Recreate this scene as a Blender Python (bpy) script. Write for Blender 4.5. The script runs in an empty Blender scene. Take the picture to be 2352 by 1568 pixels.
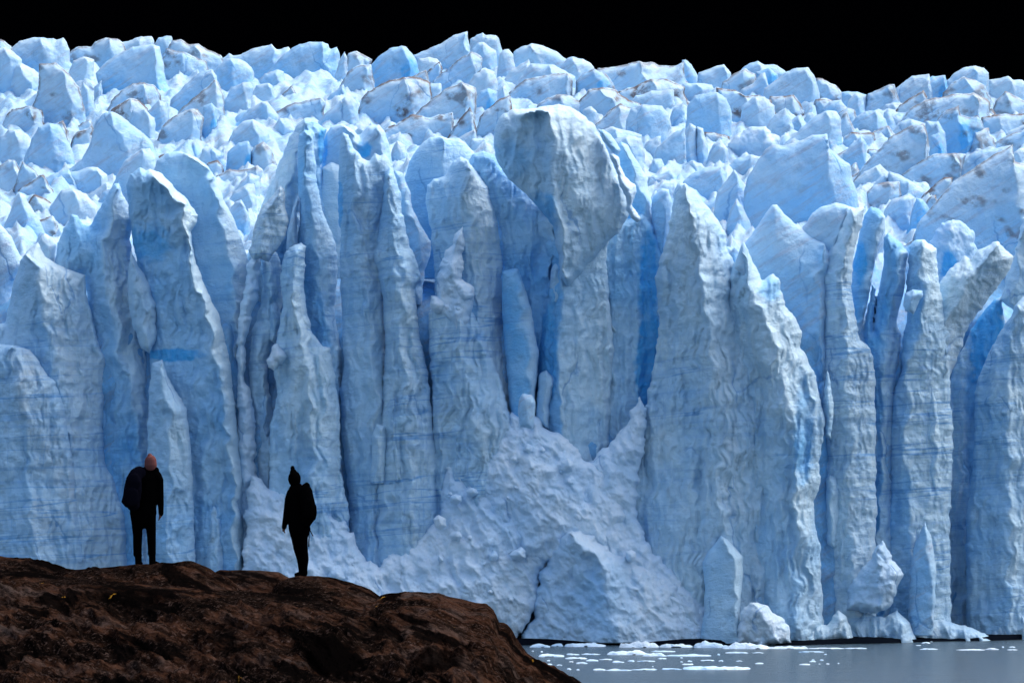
import bpy, math, random
import numpy as np
from mathutils import Vector

# ------------------------------------------------------------------ camera, sky, sun, exposure
# pixel frame used for reading positions: 2352 x 1568 ; horizon at row HZ ; F = focal length in those pixels
F, CX, HZ, CAMZ = 6533.0, 1176.0, 1245.0, 14.0
sc = bpy.context.scene
cd = bpy.data.cameras.new('camera'); cam = bpy.data.objects.new('camera', cd)
sc.collection.objects.link(cam); sc.camera = cam
cd.sensor_width = 36; cd.lens = 36 * F / 2352; cd.shift_y = (HZ - 784) / 2352
cd.clip_start = 1; cd.clip_end = 6000
cam.location = (0, 0, CAMZ); cam.rotation_euler = (math.radians(90), 0, 0)

SUN_EL, SUN_AZ = math.radians(58), math.radians(58)   # azimuth: clockwise from +Y (the glacier) towards +X
w = bpy.data.worlds.new('World'); sc.world = w; w.use_nodes = True
wn = w.node_tree; bg = wn.nodes['Background']
sky = wn.nodes.new('ShaderNodeTexSky'); sky.sky_type = 'NISHITA'; sky.sun_disc = False
sky.sun_elevation = SUN_EL; sky.sun_rotation = SUN_AZ; sky.dust_density = 3.5; sky.ozone_density = .35
wn.links.new(sky.outputs[0], bg.inputs[0]); bg.inputs[1].default_value = 0.15
sl = bpy.data.lights.new('sun', 'SUN'); sl.energy = 1.45; sl.angle = math.radians(45); sl.color = (1, .96, .9)
so = bpy.data.objects.new('sun', sl); sc.collection.objects.link(so)
sd = Vector((math.sin(SUN_AZ) * math.cos(SUN_EL), math.cos(SUN_AZ) * math.cos(SUN_EL), math.sin(SUN_EL)))
so.rotation_euler = sd.to_track_quat('Z', 'Y').to_euler()
sc.view_settings.view_transform = 'Standard'; sc.view_settings.look = 'None'
sc.view_settings.exposure = 0.90; sc.view_settings.gamma = 1
sc.cycles.max_bounces = 6; sc.cycles.diffuse_bounces = 5; sc.cycles.glossy_bounces = 3
sc.cycles.use_adaptive_sampling = True; sc.cycles.adaptive_threshold = .025
sc.cycles.caustics_reflective = False

C = sc.collection
rnd = random.Random(7)

# ------------------------------------------------------------------ numpy noise
_r = np.random.RandomState(5)
_G = _r.rand(4096, 4) * 2 - 1
def _h(i, j, k=0):
    i = i.astype(np.int64); j = j.astype(np.int64); k = np.asarray(k).astype(np.int64)
    return ((i * 73856093) ^ (j * 19349663) ^ (k * 83492791)) & 4095
def noise(x, y, s=0):
    xi = np.floor(x); yi = np.floor(y); fx = x - xi; fy = y - yi
    ux = fx * fx * fx * (fx * (fx * 6 - 15) + 10); uy = fy * fy * fy * (fy * (fy * 6 - 15) + 10)
    def g(a, b):
        v = _G[_h(xi + a, yi + b, s)]
        return v[..., 0] * (fx - a) + v[..., 1] * (fy - b)
    return ((g(0, 0) * (1 - ux) + g(1, 0) * ux) * (1 - uy) + (g(0, 1) * (1 - ux) + g(1, 1) * ux) * uy) * 1.5
def fbm(x, y, s=0, o=4):
    r = 0; a = 1
    for k in range(o):
        r = r + a * noise(x, y, s + k * 17); x = x * 2.03 + 3.1; y = y * 2.03 + 1.7; a *= .5
    return r
def ridged(x, y, s=0, o=3):
    r = 0; a = 1
    for k in range(o):
        r = r + a * (1 - np.abs(noise(x, y, s + k * 17)) * 2.2); x = x * 2.1 + 3.1; y = y * 1.9 + 1.7; a *= .5
    return r / 1.75
def cells(x, y, s=0):
    """squared distance to the nearest jittered point; convex facets (max of tilted planes)"""
    xi = np.floor(x); yi = np.floor(y)
    d2 = np.full(x.shape, 9.); fc = np.full(x.shape, -9.)
    for a in (-1, 0, 1):
        for b in (-1, 0, 1):
            v = _G[_h(xi + a, yi + b, s)]
            dx = x - (xi + a + .5 + v[..., 0] * .42); dy = y - (yi + b + .5 + v[..., 1] * .42)
            q = dx * dx + dy * dy
            d2 = np.minimum(d2, q)
            fc = np.maximum(fc, v[..., 2] * .25 + v[..., 3] * .75 * dx + _G[_h(xi + a, yi + b, s + 9)][..., 0] * .5 * dy - .55 * q)
    return d2, fc
def sstep(a, b, x):
    t = np.clip((x - a) / (b - a), 0, 1); return t * t * (3 - 2 * t)

# ------------------------------------------------------------------ materials
def newmat(name):
    m = bpy.data.materials.new(name); m.use_nodes = True
    return m, m.node_tree, m.node_tree.nodes['Principled BSDF']
class NB:
    def __init__(s, nt): s.nt = nt
    def n(s, t, **k):
        x = s.nt.nodes.new(t)
        for a, b in k.items(): setattr(x, a, b)
        return x
    def put(s, sock, v):
        if isinstance(v, bpy.types.NodeSocket): s.nt.links.new(v, sock)
        else: sock.default_value = v
    def math(s, op, a, b=0.0, c=None, clamp=False):
        x = s.n('ShaderNodeMath', operation=op, use_clamp=clamp)
        s.put(x.inputs[0], a); s.put(x.inputs[1], b)
        if c is not None: s.put(x.inputs[2], c)
        return x.outputs[0]
    def mix(s, f, a, b, bt='MIX'):
        x = s.n('ShaderNodeMix', data_type='RGBA', blend_type=bt)
        s.put(x.inputs[0], f); s.put(x.inputs[6], a); s.put(x.inputs[7], b); return x.outputs[2]
    def noise(s, vec, scale, detail=4, rough=.55, dist=0.0):
        x = s.n('ShaderNodeTexNoise'); s.put(x.inputs['Vector'], vec)
        x.inputs['Scale'].default_value = scale; x.inputs['Detail'].default_value = detail
        x.inputs['Roughness'].default_value = rough; x.inputs['Distortion'].default_value = dist
        return x.outputs[0]
    def scale(s, vec, v, rot=(0, 0, 0)):
        if any(rot):      # turn first, then stretch, so that the grain really runs along the turned axis
            r = s.n('ShaderNodeMapping'); s.put(r.inputs[0], vec); r.inputs['Rotation'].default_value = rot; vec = r.outputs[0]
        x = s.n('ShaderNodeMapping'); s.put(x.inputs[0], vec); x.inputs['Scale'].default_value = v
        return x.outputs[0]
    def ramp(s, f, stops):
        x = s.n('ShaderNodeValToRGB'); s.put(x.inputs[0], f); e = x.color_ramp.elements
        while len(e) < len(stops): e.new(.5)
        for q, (p, c) in zip(e, stops): q.position = p; q.color = (c if len(c) == 4 else (*c, 1)) if not isinstance(c, float) else (c, c, c, 1)
        return x.outputs[0]
    def maprange(s, v, a, b, c=0.0, d=1.0):
        x = s.n('ShaderNodeMapRange'); s.put(x.inputs[0], v)
        for i, q in enumerate((a, b, c, d)): s.put(x.inputs[i + 1], q)
        return x.outputs[0]
    def attr(s, name): return s.n('ShaderNodeAttribute', attribute_name=name).outputs['Fac']

WHITE_ICE = (0.64, 0.82, 0.91, 1); BLUE_ICE = (0.07, 0.44, 0.86, 1); GREY_ICE = (0.50, 0.62, 0.70, 1)
def ice_material(name, bump=.5, fine=1.0, strata=0.0, streak=0.0, grain=(1.2, 1.2, 4), gang=3, white=None):
    m, nt, p = newmat(name); b = NB(nt)
    pos = b.n('ShaderNodeNewGeometry').outputs['Position']
    blue = b.attr('blue'); dirt = b.attr('dirt'); grey = b.attr('grey')
    big = b.noise(pos, .09, 3, .6)
    patch = b.maprange(big, .35, .68, -.2, .26)
    bl = b.math('ADD', b.math('MULTIPLY', blue, 1.05), patch, clamp=True)
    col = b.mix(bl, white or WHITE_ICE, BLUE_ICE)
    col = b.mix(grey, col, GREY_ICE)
    mot = b.noise(b.scale(pos, (1, 1, .55)), .9, 4, .65)
    col = b.mix(b.maprange(mot, .35, .65, .0, .28), col, (0.36, .64, .88, 1))
    if strata:
        # old snow layers: thin blue bands, nearly level, broken up
        sv = b.scale(pos, (.012, .012, .34), (0, math.radians(4), 0))
        n1 = b.noise(sv, 1.0, 3, .6)
        l1 = b.maprange(b.math('ABSOLUTE', b.math('SUBTRACT', n1, .5)), .0, .014, 1, 0)
        n2 = b.noise(b.scale(pos, (.03, .03, 1.6), (0, math.radians(2), 0)), 1.0, 2, .5)
        l2 = b.maprange(n2, .50, .66, 0, .55)
        msk = b.maprange(b.noise(pos, .045, 2, .5), .42, .58, 0, 1)
        vc = b.noise(b.scale(pos, (.22, .22, .012)), 1.0, 3, .6)
        l3 = b.maprange(b.math('ABSOLUTE', b.math('SUBTRACT', vc, .5)), .0, .010, 1, 0)
        ln = b.math('MAXIMUM', b.math('MULTIPLY', l1, .9), b.math('MAXIMUM', b.math('MULTIPLY', l2, .6), b.math('MULTIPLY', l3, .45)))
        ln = b.math('MULTIPLY', b.math('MULTIPLY', ln, msk), strata)
        col = b.mix(ln, col, (0.16, .40, .72, 1))
    if streak:
        ss = b.noise(b.scale(pos, (.10, .3, .9), (0, math.radians(32), 0)), 1.0, 6, .7)
        col = b.mix(b.maprange(ss, .50, .66, 0, .42 * streak), col, (.36, .40, .50, 1))
    # hairline cracks
    wv = b.n('ShaderNodeVectorMath', operation='ADD'); b.put(wv.inputs[0], b.scale(pos, (.085, .085, .035), (0, .25, 0)))
    wn_ = b.n('ShaderNodeTexNoise'); b.put(wn_.inputs['Vector'], pos); wn_.inputs['Scale'].default_value = .22; wn_.inputs['Detail'].default_value = 5
    wm = b.n('ShaderNodeVectorMath', operation='SCALE'); b.put(wm.inputs[0], wn_.outputs['Color']); wm.inputs['Scale'].default_value = .28
    b.put(wv.inputs[1], wm.outputs[0])
    ve = b.n('ShaderNodeTexVoronoi', feature='DISTANCE_TO_EDGE'); b.put(ve.inputs['Vector'], wv.outputs[0]); ve.inputs['Scale'].default_value = 1.0
    ck = b.math('MULTIPLY', b.maprange(ve.outputs['Distance'], .004, .016, 1, 0), b.maprange(b.noise(pos, .10, 3, .5), .53, .60))
    col = b.mix(b.math('MULTIPLY', ck, .55), col, (0.10, .30, .60, 1))
    dn = b.noise(b.scale(pos, (.4, .4, .4)), 1.0, 4, .7)
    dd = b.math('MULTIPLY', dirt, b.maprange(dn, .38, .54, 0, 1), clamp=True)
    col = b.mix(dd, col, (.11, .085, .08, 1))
    nt.links.new(col, p.inputs['Base Color'])
    p.inputs['Roughness'].default_value = .55; p.inputs['Specular IOR Level'].default_value = .15
    h1 = b.noise(pos, 1.1 * fine, 5, .68)
    vo = b.n('ShaderNodeTexVoronoi', feature='SMOOTH_F1'); b.put(vo.inputs['Vector'], b.scale(pos, (1, 1, .8))); vo.inputs['Scale'].default_value = .7 * fine
    gr_ = b.noise(b.scale(pos, grain, (0, math.radians(gang), 0)), 1.0, 4, .7)
    hh = b.math('ADD', b.math('ADD', h1, b.math('MULTIPLY', vo.outputs['Distance'], .3)), b.math('MULTIPLY', gr_, .55))
    hh = b.math('SUBTRACT', hh, b.math('MULTIPLY', ck, .25))
    bu = b.n('ShaderNodeBump'); bu.inputs['Strength'].default_value = bump; bu.inputs['Distance'].default_value = 1.1
    nt.links.new(hh, bu.inputs['Height']); nt.links.new(bu.outputs[0], p.inputs['Normal'])
    return m
M_WALL = ice_material('ice_cliff_face', .50, 1.3, strata=1.0)
M_FIELD = ice_material('weathered_ice', .42, .7, streak=1.3, grain=(.25, .8, 1.4), gang=32, white=(.50, .68, .82, 1))
M_SNOW = ice_material('crushed_ice', .5, 1.2, grain=(.5, 1.5, 1.4), gang=-45, white=(.73, .85, .94, 1))

def mesh_obj(name, verts, faces, mat, parent=None, attrs=None, loc=(0, 0, 0), smooth=True):
    v = np.asarray(verts, dtype=np.float32) - np.asarray(loc, dtype=np.float32)
    me = bpy.data.meshes.new(name)
    f = np.asarray(faces, dtype=np.int32)
    me.vertices.add(len(v)); me.vertices.foreach_set('co', v.ravel())
    n = f.shape[1]
    me.loops.add(f.size); me.loops.foreach_set('vertex_index', f.ravel())
    me.polygons.add(len(f)); me.polygons.foreach_set('loop_start', np.arange(0, f.size, n, dtype=np.int32))
    me.update(calc_edges=True); me.validate()
    if smooth: me.polygons.foreach_set('use_smooth', np.ones(len(me.polygons), dtype=bool))
    for k, a in (attrs or {}).items():
        at = me.attributes.new(k, 'FLOAT', 'POINT'); at.data.foreach_set('value', np.asarray(a, dtype=np.float32))
    me.materials.append(mat)
    o = bpy.data.objects.new(name, me); C.objects.link(o); o.location = loc
    if parent: o.parent = parent
    return o
def tag(o, label=None, cat=None, group=None, kind=None):
    if label: o['label'] = label
    if cat: o['category'] = cat
    if group: o['group'] = group
    if kind: o['kind'] = kind
    return o
def P(x, y, Y):   # pixel + distance -> world
    return ((x - CX) / F * Y, Y, CAMZ + (HZ - y) / F * Y)

# ------------------------------------------------------------------ slab of ice from outline + ridge line
def seg_dist(px, py, A, B):
    """distance from points to segments A->B; returns dist, nearest point and signed side of the nearest segment"""
    best = np.full(px.shape, 1e9); nx = px.copy(); ny = py.copy(); side = np.zeros(px.shape)
    for (ax, ay), (bx, by) in zip(A, B):
        dx, dy = bx - ax, by - ay; L = dx * dx + dy * dy + 1e-9
        t = np.clip(((px - ax) * dx + (py - ay) * dy) / L, 0, 1)
        qx, qy = ax + t * dx, ay + t * dy
        d = np.hypot(px - qx, py - qy); m = d < best
        best = np.where(m, d, best); nx = np.where(m, qx, nx); ny = np.where(m, qy, ny)
        side = np.where(m, dx * (py - ay) - dy * (px - ax), side)
    return best, nx, ny, side
def inside(px, py, pts):
    r = np.zeros(px.shape, bool); n = len(pts)
    for i in range(n):
        (x0, y0), (x1, y1) = pts[i], pts[(i + 1) % n]
        if y0 == y1: continue
        c = ((y0 > py) != (y1 > py)) & (px < (x1 - x0) * (py - y0) / (y1 - y0) + x0)
        r ^= c
    return r
def rough(pts, amp, step, seed, yb):
    out = []; n = len(pts)
    for i in range(n):
        (x0, y0), (x1, y1) = pts[i], pts[(i + 1) % n]
        L = math.hypot(x1 - x0, y1 - y0); k = max(1, int(L / step))
        if min(y0, y1) >= yb - 1: k = 1
        for j in range(k):
            t = j / k; out.append((x0 + (x1 - x0) * t, y0 + (y1 - y0) * t))
    a = np.array(out)
    nx = fbm(a[:, 0] / 26, a[:, 1] / 26, seed, 4) * amp; ny = fbm(a[:, 0] / 26 + 50, a[:, 1] / 26, seed, 4) * amp
    nx = nx + noise(a[:, 0] / 8, a[:, 1] / 8, seed + 3) * amp * .45; ny = ny + noise(a[:, 0] / 8 + 9, a[:, 1] / 8, seed + 4) * amp * .45
    low = a[:, 1] >= yb - 1
    a[:, 0] += np.where(low, 0, nx); a[:, 1] += np.where(low, 0, ny)
    return [tuple(q) for q in a]
ST = {  #        p    flute scal  R   facet FR  fbm  rough  vertical stretch
    'wall':   (1.0, 1.0, .10, 30, 1.15, 62, .28, 3.0, 3.2),
    'flute':  (1.0, 1.7, .12, 26, 1.25, 58, .30, 4.0, 3.6),
    'smooth': (.75, .1, .05, 46, .35, 110, .16, 2.0, 1.6),
    'pit':    (1.0, .4, .38, 12, .8, 46, .42, 4.0, 2.6),
    'crumb':  (.70, .3, .35, 13, 1.1, 28, .75, 6.0, 1.3),
    'heap':   (.80, .9, .10, 12, 1.0, 46, .8, 9.0, 2.2),
    'field':  (.95, .0, .08, 30, .4, 60, .22, 2.5, 1.3),
}
HS = {'wall': .62, 'flute': .6, 'smooth': .6, 'pit': .62, 'crumb': .8, 'heap': .8, 'field': .8}
_seed = [0]
def slab(name, out, ridge, Y, H, st='wall', mat=None, step=2.7, back=None, bl=.15, br=.1, low=None, spots=(), grey=0, dirt=0, rim=14, lean=0):
    p, fl, sa, R, fa, FR, fb, ro, vs_ = ST[st]; H = H * HS[st]; _seed[0] += 13; sd_ = _seed[0]
    mpp = Y / F
    H = min(H, .32 * (max(q[0] for q in out) - min(q[0] for q in out)) * mpp)
    k = mpp / 0.0612            # noise amplitudes and sizes are given at 400 m
    yb = max(q[1] for q in out)
    pts = rough(out, ro, 5, sd_, yb)
    a = np.array(pts); x0, y0 = a.min(0) - step; x1, y1 = a.max(0) + step
    gx = np.arange(x0, x1 + step, step); gy = np.arange(y0, y1 + step, step)
    X, Yp = np.meshgrid(gx, gy); X = X.copy(); Yp = Yp.copy()
    X += noise(X / 9, Yp / 9, 3) * step * .35
    ins = inside(X, Yp, pts)
    q = ins[:-1, :-1] | ins[1:, :-1] | ins[:-1, 1:] | ins[1:, 1:]
    use = np.zeros(ins.shape, bool)
    use[:-1, :-1] |= q; use[1:, :-1] |= q; use[:-1, 1:] |= q; use[1:, 1:] |= q
    idx = np.full(ins.shape, -1); idx[use] = np.arange(use.sum())
    px, py = X[use], Yp[use]; isn = ins[use]
    A = pts; B = pts[1:] + pts[:1]
    dall, nx, ny, _ = seg_dist(px, py, A, B)
    px = np.where(isn, px, nx); py = np.where(isn, py, ny)
    seg = [(u, v) for u, v in zip(A, B) if not (u[1] >= yb - 1 and v[1] >= yb - 1)]
    de, _, _, _ = seg_dist(px, py, [u for u, _ in seg], [v for _, v in seg])
    de = np.where(isn, de, 0)
    wx = px + fbm(px / 60, py / 60, sd_ + 1, 3) * 14; wy = py + fbm(px / 60 + 9, py / 60, sd_ + 2, 3) * 14
    if ridge:
        dr, _, _, side = seg_dist(wx, wy, ridge[:-1], ridge[1:])
        t = de / (de + dr + 1e-6); t = np.clip(t * 1.04, 0, 1)
        sl_ = sstep(-10, 10, side / np.hypot(80, 80))     # +: one side
    else:
        Rm = max(30, .5 * min(x1 - x0, y1 - y0)); t = 1 - (1 - np.clip(de / Rm, 0, 1)) ** 2; sl_ = np.zeros_like(t)
    h = H * t ** p + .9 * mpp / .0612 * (1 - np.exp(-de / 4))
    e = sstep(0, rim, de)
    U, V = px / k if k > 1.5 else px, py
    d2, _ = cells(wx / R, wy / (R * 1.5), sd_)
    _, fc = cells(wx / FR, wy / (FR * vs_), sd_ + 5)
    n = sa * np.minimum(d2, 1.2) + fa * fc + fb * fbm(px / 34, py / 34, sd_ + 7, 5) * .8
    if fl: n = n + fl * (ridged(wx / 34, wy / 240, sd_ + 11, 3) - .5 if st != 'heap' else ridged((wx - wy * .55) / 44, (wy + wx * .3) / 130, sd_ + 11, 4) - .5)
    if st in ('wall', 'flute', 'pit'):
        am_ = sstep(-.35, .4, fbm(px / 80, py / 110, sd_ + 41, 2))
        n = n + .55 * am_ * (ridged(wx / 13 + wy / 150, wy / 120, sd_ + 19, 3) - .5)
        _, f4 = cells(wx / 24, wy / 60, sd_ + 23); n = n + .45 * (1 - am_) * f4
    if st == 'heap':
        _, f3 = cells(wx / 11, wy / 12, sd_ + 15); n = n + .10 * f3 * sstep(-.3, .5, fbm(px / 70, py / 70, sd_ + 30, 2))
    h = h + k * n * e
    if lean: h = h + lean * (py - y0) / (y1 - y0)
    hb = -(back if back is not None else H * .7) * (t ** .7) * (1 if ridge else 1)
    Yf = Y - h
    vf = np.stack([(px - CX) / F * Yf, Yf, CAMZ + (HZ - py) / F * Yf], 1)
    Yb = Y - np.where(de > 0, hb, 0)
    vb = np.stack([(px - CX) / F * Y, Yb, CAMZ + (HZ - py) / F * Y], 1)
    N = len(px)
    i00 = idx[:-1, :-1][q]; i10 = idx[:-1, 1:][q]; i11 = idx[1:, 1:][q]; i01 = idx[1:, :-1][q]
    ff = np.stack([i00, i01, i11, i10], 1)
    bmap = np.where(isn, np.arange(N) + N, np.arange(N))
    fb_ = bmap[ff[:, ::-1]]
    verts = np.concatenate([vf, vb]); faces = np.concatenate([ff, fb_])
    used = np.unique(faces); rem = np.full(2 * N, -1); rem[used] = np.arange(len(used))
    # blue and grey by side of the ridge, blue spots, dirt of the ice
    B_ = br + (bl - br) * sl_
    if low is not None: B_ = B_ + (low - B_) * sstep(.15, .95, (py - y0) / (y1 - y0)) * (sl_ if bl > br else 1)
    for sx, sy, rx, ry, am in spots:
        dd = np.hypot((px - sx) / rx, (py - sy) / ry) + .25 * fbm(px / 20, py / 20, 3, 3)
        B_ = B_ + 1.5 * am * (1 - sstep(.5, 1.1, dd))
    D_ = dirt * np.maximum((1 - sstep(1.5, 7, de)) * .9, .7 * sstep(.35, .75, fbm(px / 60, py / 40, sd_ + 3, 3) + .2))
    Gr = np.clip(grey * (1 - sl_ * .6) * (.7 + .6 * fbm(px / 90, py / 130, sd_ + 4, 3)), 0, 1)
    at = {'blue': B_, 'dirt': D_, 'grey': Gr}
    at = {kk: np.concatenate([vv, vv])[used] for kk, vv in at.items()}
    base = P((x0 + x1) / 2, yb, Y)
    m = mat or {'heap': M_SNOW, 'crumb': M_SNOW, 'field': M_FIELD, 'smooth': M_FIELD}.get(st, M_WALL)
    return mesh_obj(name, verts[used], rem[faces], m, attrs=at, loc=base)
def pl(s): 
    v = [float(t) for t in s.replace(',', ' ').split()]; return list(zip(v[::2], v[1::2]))
# ------------------------------------------------------------------ the ice front: one entry per slab / tower
G_WALL = 'ice towers and slabs of the glacier front'
def W(name, cat, label, out, ridge, Y, H, st='wall', **k):
    pts = pl(out); rd = pl(ridge) if ridge else None
    xm = sum(q[0] for q in pts) / len(pts)
    Y = Y + max(0, (xm - 1850) / 500) * 20
    o = slab(name, pts, rd, Y, H, st, **k)
    return tag(o, label, cat, G_WALL)
T, S_ = 'ice_tower', 'ice_sheet'
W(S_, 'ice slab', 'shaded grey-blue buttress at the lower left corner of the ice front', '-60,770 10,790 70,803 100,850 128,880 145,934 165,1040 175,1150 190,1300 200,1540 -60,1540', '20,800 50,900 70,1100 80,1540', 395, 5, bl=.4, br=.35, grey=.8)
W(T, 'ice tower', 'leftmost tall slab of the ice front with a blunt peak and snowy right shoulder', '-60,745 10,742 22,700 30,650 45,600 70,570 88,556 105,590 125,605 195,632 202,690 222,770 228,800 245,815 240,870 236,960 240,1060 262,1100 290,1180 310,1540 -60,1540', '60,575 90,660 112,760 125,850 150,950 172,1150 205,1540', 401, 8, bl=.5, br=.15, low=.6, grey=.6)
W('ice_fin', 'ice fin', 'thin pale fin at the left photo edge above the leftmost tall slab', '-60,500 0,515 28,545 45,585 60,610 30,660 15,760 -60,770', None, 408, 3, 'smooth', bl=.1)
W('ice_block', 'ice block', 'small bright white block on the shoulder of the leftmost tall slab', '70,640 80,570 100,535 120,545 132,560 128,600 135,650', '100,540 110,600 115,650', 405, 3, 'smooth', bl=0, br=0)
W(T, 'ice tower', 'two-horned ice tower whose higher horn bends right above a bowl', '120,640 128,590 132,560 150,520 165,492 178,495 188,512 205,522 222,490 245,450 262,422 275,420 283,450 300,480 322,500 306,520 298,548 302,600 318,640 335,700 345,780 350,860 360,1000 400,1200 440,1540 215,1540 205,1000 200,700 195,632', '268,430 258,500 243,560 238,620 256,720 275,800 305,900 322,1040 330,1300 335,1540', 404, 7, bl=.45, br=.1, low=.7)
W(S_, 'ice slab', 'leaf-shaped grey slab leaning on the two-horned ice tower', '300,574 314,602 337,638 350,680 358,700 359,780 344,812 325,800 304,746 294,692 292,642', '302,580 315,660 330,760 340,805', 398, 3, bl=.3, br=.25, grey=.5)
W(T, 'ice tower', 'tall curved slab like a shark fin with a bright right edge and blue cleft band', '290,425 300,400 322,385 335,392 345,388 375,400 398,428 425,455 457,495 452,512 438,532 444,580 456,620 480,680 502,722 520,790 532,850 542,950 560,1100 568,1300 570,1540 380,1540 370,1100 350,900 343,830 345,760 330,660 305,560 296,480', '350,400 420,470 430,540 438,600 462,690 485,760 505,850 520,950 535,1100 545,1540', 400, 10, bl=.5, br=0, spots=[(400, 815, 70, 16, .6), (340, 560, 60, 50, .3)])
W('ice_block', 'ice block', 'low angular block with a pale facet standing before the shark fin slab', '335,1540 338,1000 342,900 350,835 372,826 384,860 398,890 418,920 430,945 440,1050 450,1300 455,1540', '368,835 372,900 398,950 385,1000 390,1540', 395, 4, bl=.35, br=.25, grey=.3)
W(S_, 'ice slab', 'rounded pale blue slab rising just behind the shark fin slab', '350,395 360,368 385,350 410,346 450,360 478,382 500,420 512,455 535,500 556,550 570,600 574,680 560,760 560,900 565,1540 430,1540 400,900 340,600 330,420', '430,352 475,400 500,460 512,540 528,600 540,700 545,800 550,1100', 407, 7, 'smooth', mat=M_WALL, bl=.42, br=.05, low=.6)
W(S_, 'ice slab', 'crumbly white edge strip right of the rounded pale blue slab', '545,760 552,700 565,640 572,600 585,565 598,600 596,660 580,720 563,790 560,860 575,900 585,960 590,1100 592,1540 548,1540 545,1000', None, 400, 3, 'crumb', bl=.05)
W(S_, 'ice slab', 'narrow white column between two deep blue slots left of centre', '572,830 580,760 600,700 604,640 600,600 612,575 635,580 645,600 650,680 640,760 618,800 612,860 625,930 640,1000 645,1200 645,1540 588,1540 585,1000 575,920', '608,585 615,660 605,760 598,830 610,930 620,1540', 402, 5, 'pit', bl=.25, br=.1)
W('ice_block', 'ice block', 'grey pitted hatchet-shaped block perched on the narrow white column', '571,577 578,545 587,515 592,495 604,470 627,450 644,425 653,432 654,470 661,492 664,510 654,545 632,577 617,602 597,594 582,597', '645,432 615,475 606,530 600,590', 398, 4, 'pit', bl=.1, br=.05, grey=.6, dirt=.25)
W('ice_spire', 'ice spire', 'slim needle right of the hatchet-shaped block', '655,640 658,560 664,515 670,490 682,449 687,460 681,500 684,560 690,640', '682,455 676,520 672,640', 402, 2.5, 'smooth', bl=.2, br=.1)
W(T, 'ice tower', 'broad bright sheet with fluted slope behind the chimney-topped tower', '560,620 585,530 600,480 612,440 640,380 660,330 680,290 700,272 720,268 735,290 748,300 742,340 738,380 745,430 760,500 775,580 770,700 600,720', '705,275 690,340 660,430 640,560 630,700', 409, 8, 'flute', bl=.22, br=.5, spots=[(742, 340, 14, 50, .6)])
W(T, 'ice tower', 'chimney-topped blue tower with a square grey tip', '686,310 700,298 718,300 722,350 728,420 740,480 755,520 770,560 776,620 768,700 775,760 785,800 788,900 792,1540 700,1540 698,900 697,700 698,600 690,500 684,400', '705,305 706,420 722,560 740,680 755,800 765,950 768,1540', 402, 8, 'wall', bl=.62, br=.35, low=.75)
W(S_, 'ice slab', 'pale fluted slab at the foot of the chimney-topped blue tower', '645,640 650,585 668,568 692,555 703,565 698,640 705,720 720,768 740,792 757,797 768,860 780,930 782,1080 800,1150 812,1540 615,1540 620,980 638,900 626,830 635,780 650,700', '672,575 672,650 690,760 708,900 722,1100 730,1540', 397, 6, 'flute', bl=.2, br=.12)
W('ice_block', 'ice block', 'fresh white lump stuck in the blue slot beside the pale fluted slab', '612,822 622,805 635,788 646,798 656,808 650,835 630,852 618,845', None, 395, 2.5, 'crumb', bl=0)
W('ice_mound', 'ice mound', 'bright white snow saddle with a blue hollow between the two central towers', '735,420 738,330 760,290 785,284 812,298 825,312 845,290 870,286 885,305 897,345 905,420', '790,290 812,330 835,345 870,292 885,420', 413, 6, 'smooth', bl=.05, br=.05, spots=[(838, 345, 22, 22, .8), (742, 340, 12, 50, .8)])
W(T, 'ice tower', 'big grey-faced tower with a concave notched top left of centre', '778,400 780,330 786,305 800,310 812,340 830,362 850,368 862,352 874,358 885,352 898,378 912,415 900,500 892,560 885,700 890,850 888,1000 880,1130 895,1540 800,1540 800,1130 785,1000 780,900 790,840 785,700 780,600 782,540 776,480', '800,315 815,400 825,520 835,640 850,760 860,900 862,1540', 400, 9, 'wall', bl=.4, br=.25, low=.5, grey=.55, spots=[(778, 470, 10, 60, .7)])
W(T, 'ice tower', 'sharp-edged buttress with dark crack against the big grey-faced tower', '858,600 876,480 884,400 897,385 905,395 918,440 926,500 940,555 958,606 968,640 950,662 958,720 966,790 982,850 992,950 1003,1050 1008,1160 1012,1540 848,1540 846,1150 858,980 876,940 885,800 880,700 868,620', '892,400 900,500 908,600 905,640 930,720 925,820 935,950 945,1100 950,1540', 398, 9, 'flute', bl=.3, br=.15, grey=.3)
W(S_, 'ice slab', 'light blue tongue of ice right of the sharp-edged buttress', '900,470 905,390 925,398 942,440 948,480 968,520 990,555 990,585 975,620 968,700 930,700', '925,405 940,480 962,540 966,600 955,700', 405, 5, 'smooth', bl=.35, br=.15)
W(T, 'ice tower', 'broad sky-blue slab with double-peaked top behind the flat-faced tower', '925,520 928,420 940,370 955,345 975,325 990,315 1010,312 1030,318 1055,318 1075,335 1095,360 1100,640 940,640', '1010,318 1015,360 1022,430 1025,600', 411, 6, 'smooth', mat=M_WALL, bl=.35, br=.3, low=.75)
W(T, 'ice tower', 'flat-faced light blue tower with a pointed grey right rib at centre', '978,450 982,425 995,412 1018,405 1030,395 1042,370 1058,360 1075,367 1087,385 1105,407 1120,430 1124,445 1135,482 1145,520 1150,570 1155,600 1152,640 1158,680 1160,760 1170,830 1190,900 1200,1000 1190,1300 1000,1300 1000,640 988,520 980,480', '1068,368 1076,420 1080,500 1076,560 1086,640 1100,760 1120,900 1125,1300', 403, 9, 'wall', bl=.35, br=.05, grey=.35, low=.6)
W('ice_fin', 'ice fin', 'ragged white fin in front of the flat-faced light blue tower', '998,700 1003,640 1020,580 1045,545 1062,517 1066,560 1062,640 1085,655 1090,690 1078,740 1050,765 1030,745 1010,730', '1058,525 1040,600 1045,690 1045,760', 397, 4, 'crumb', bl=.15, br=.05)
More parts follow.
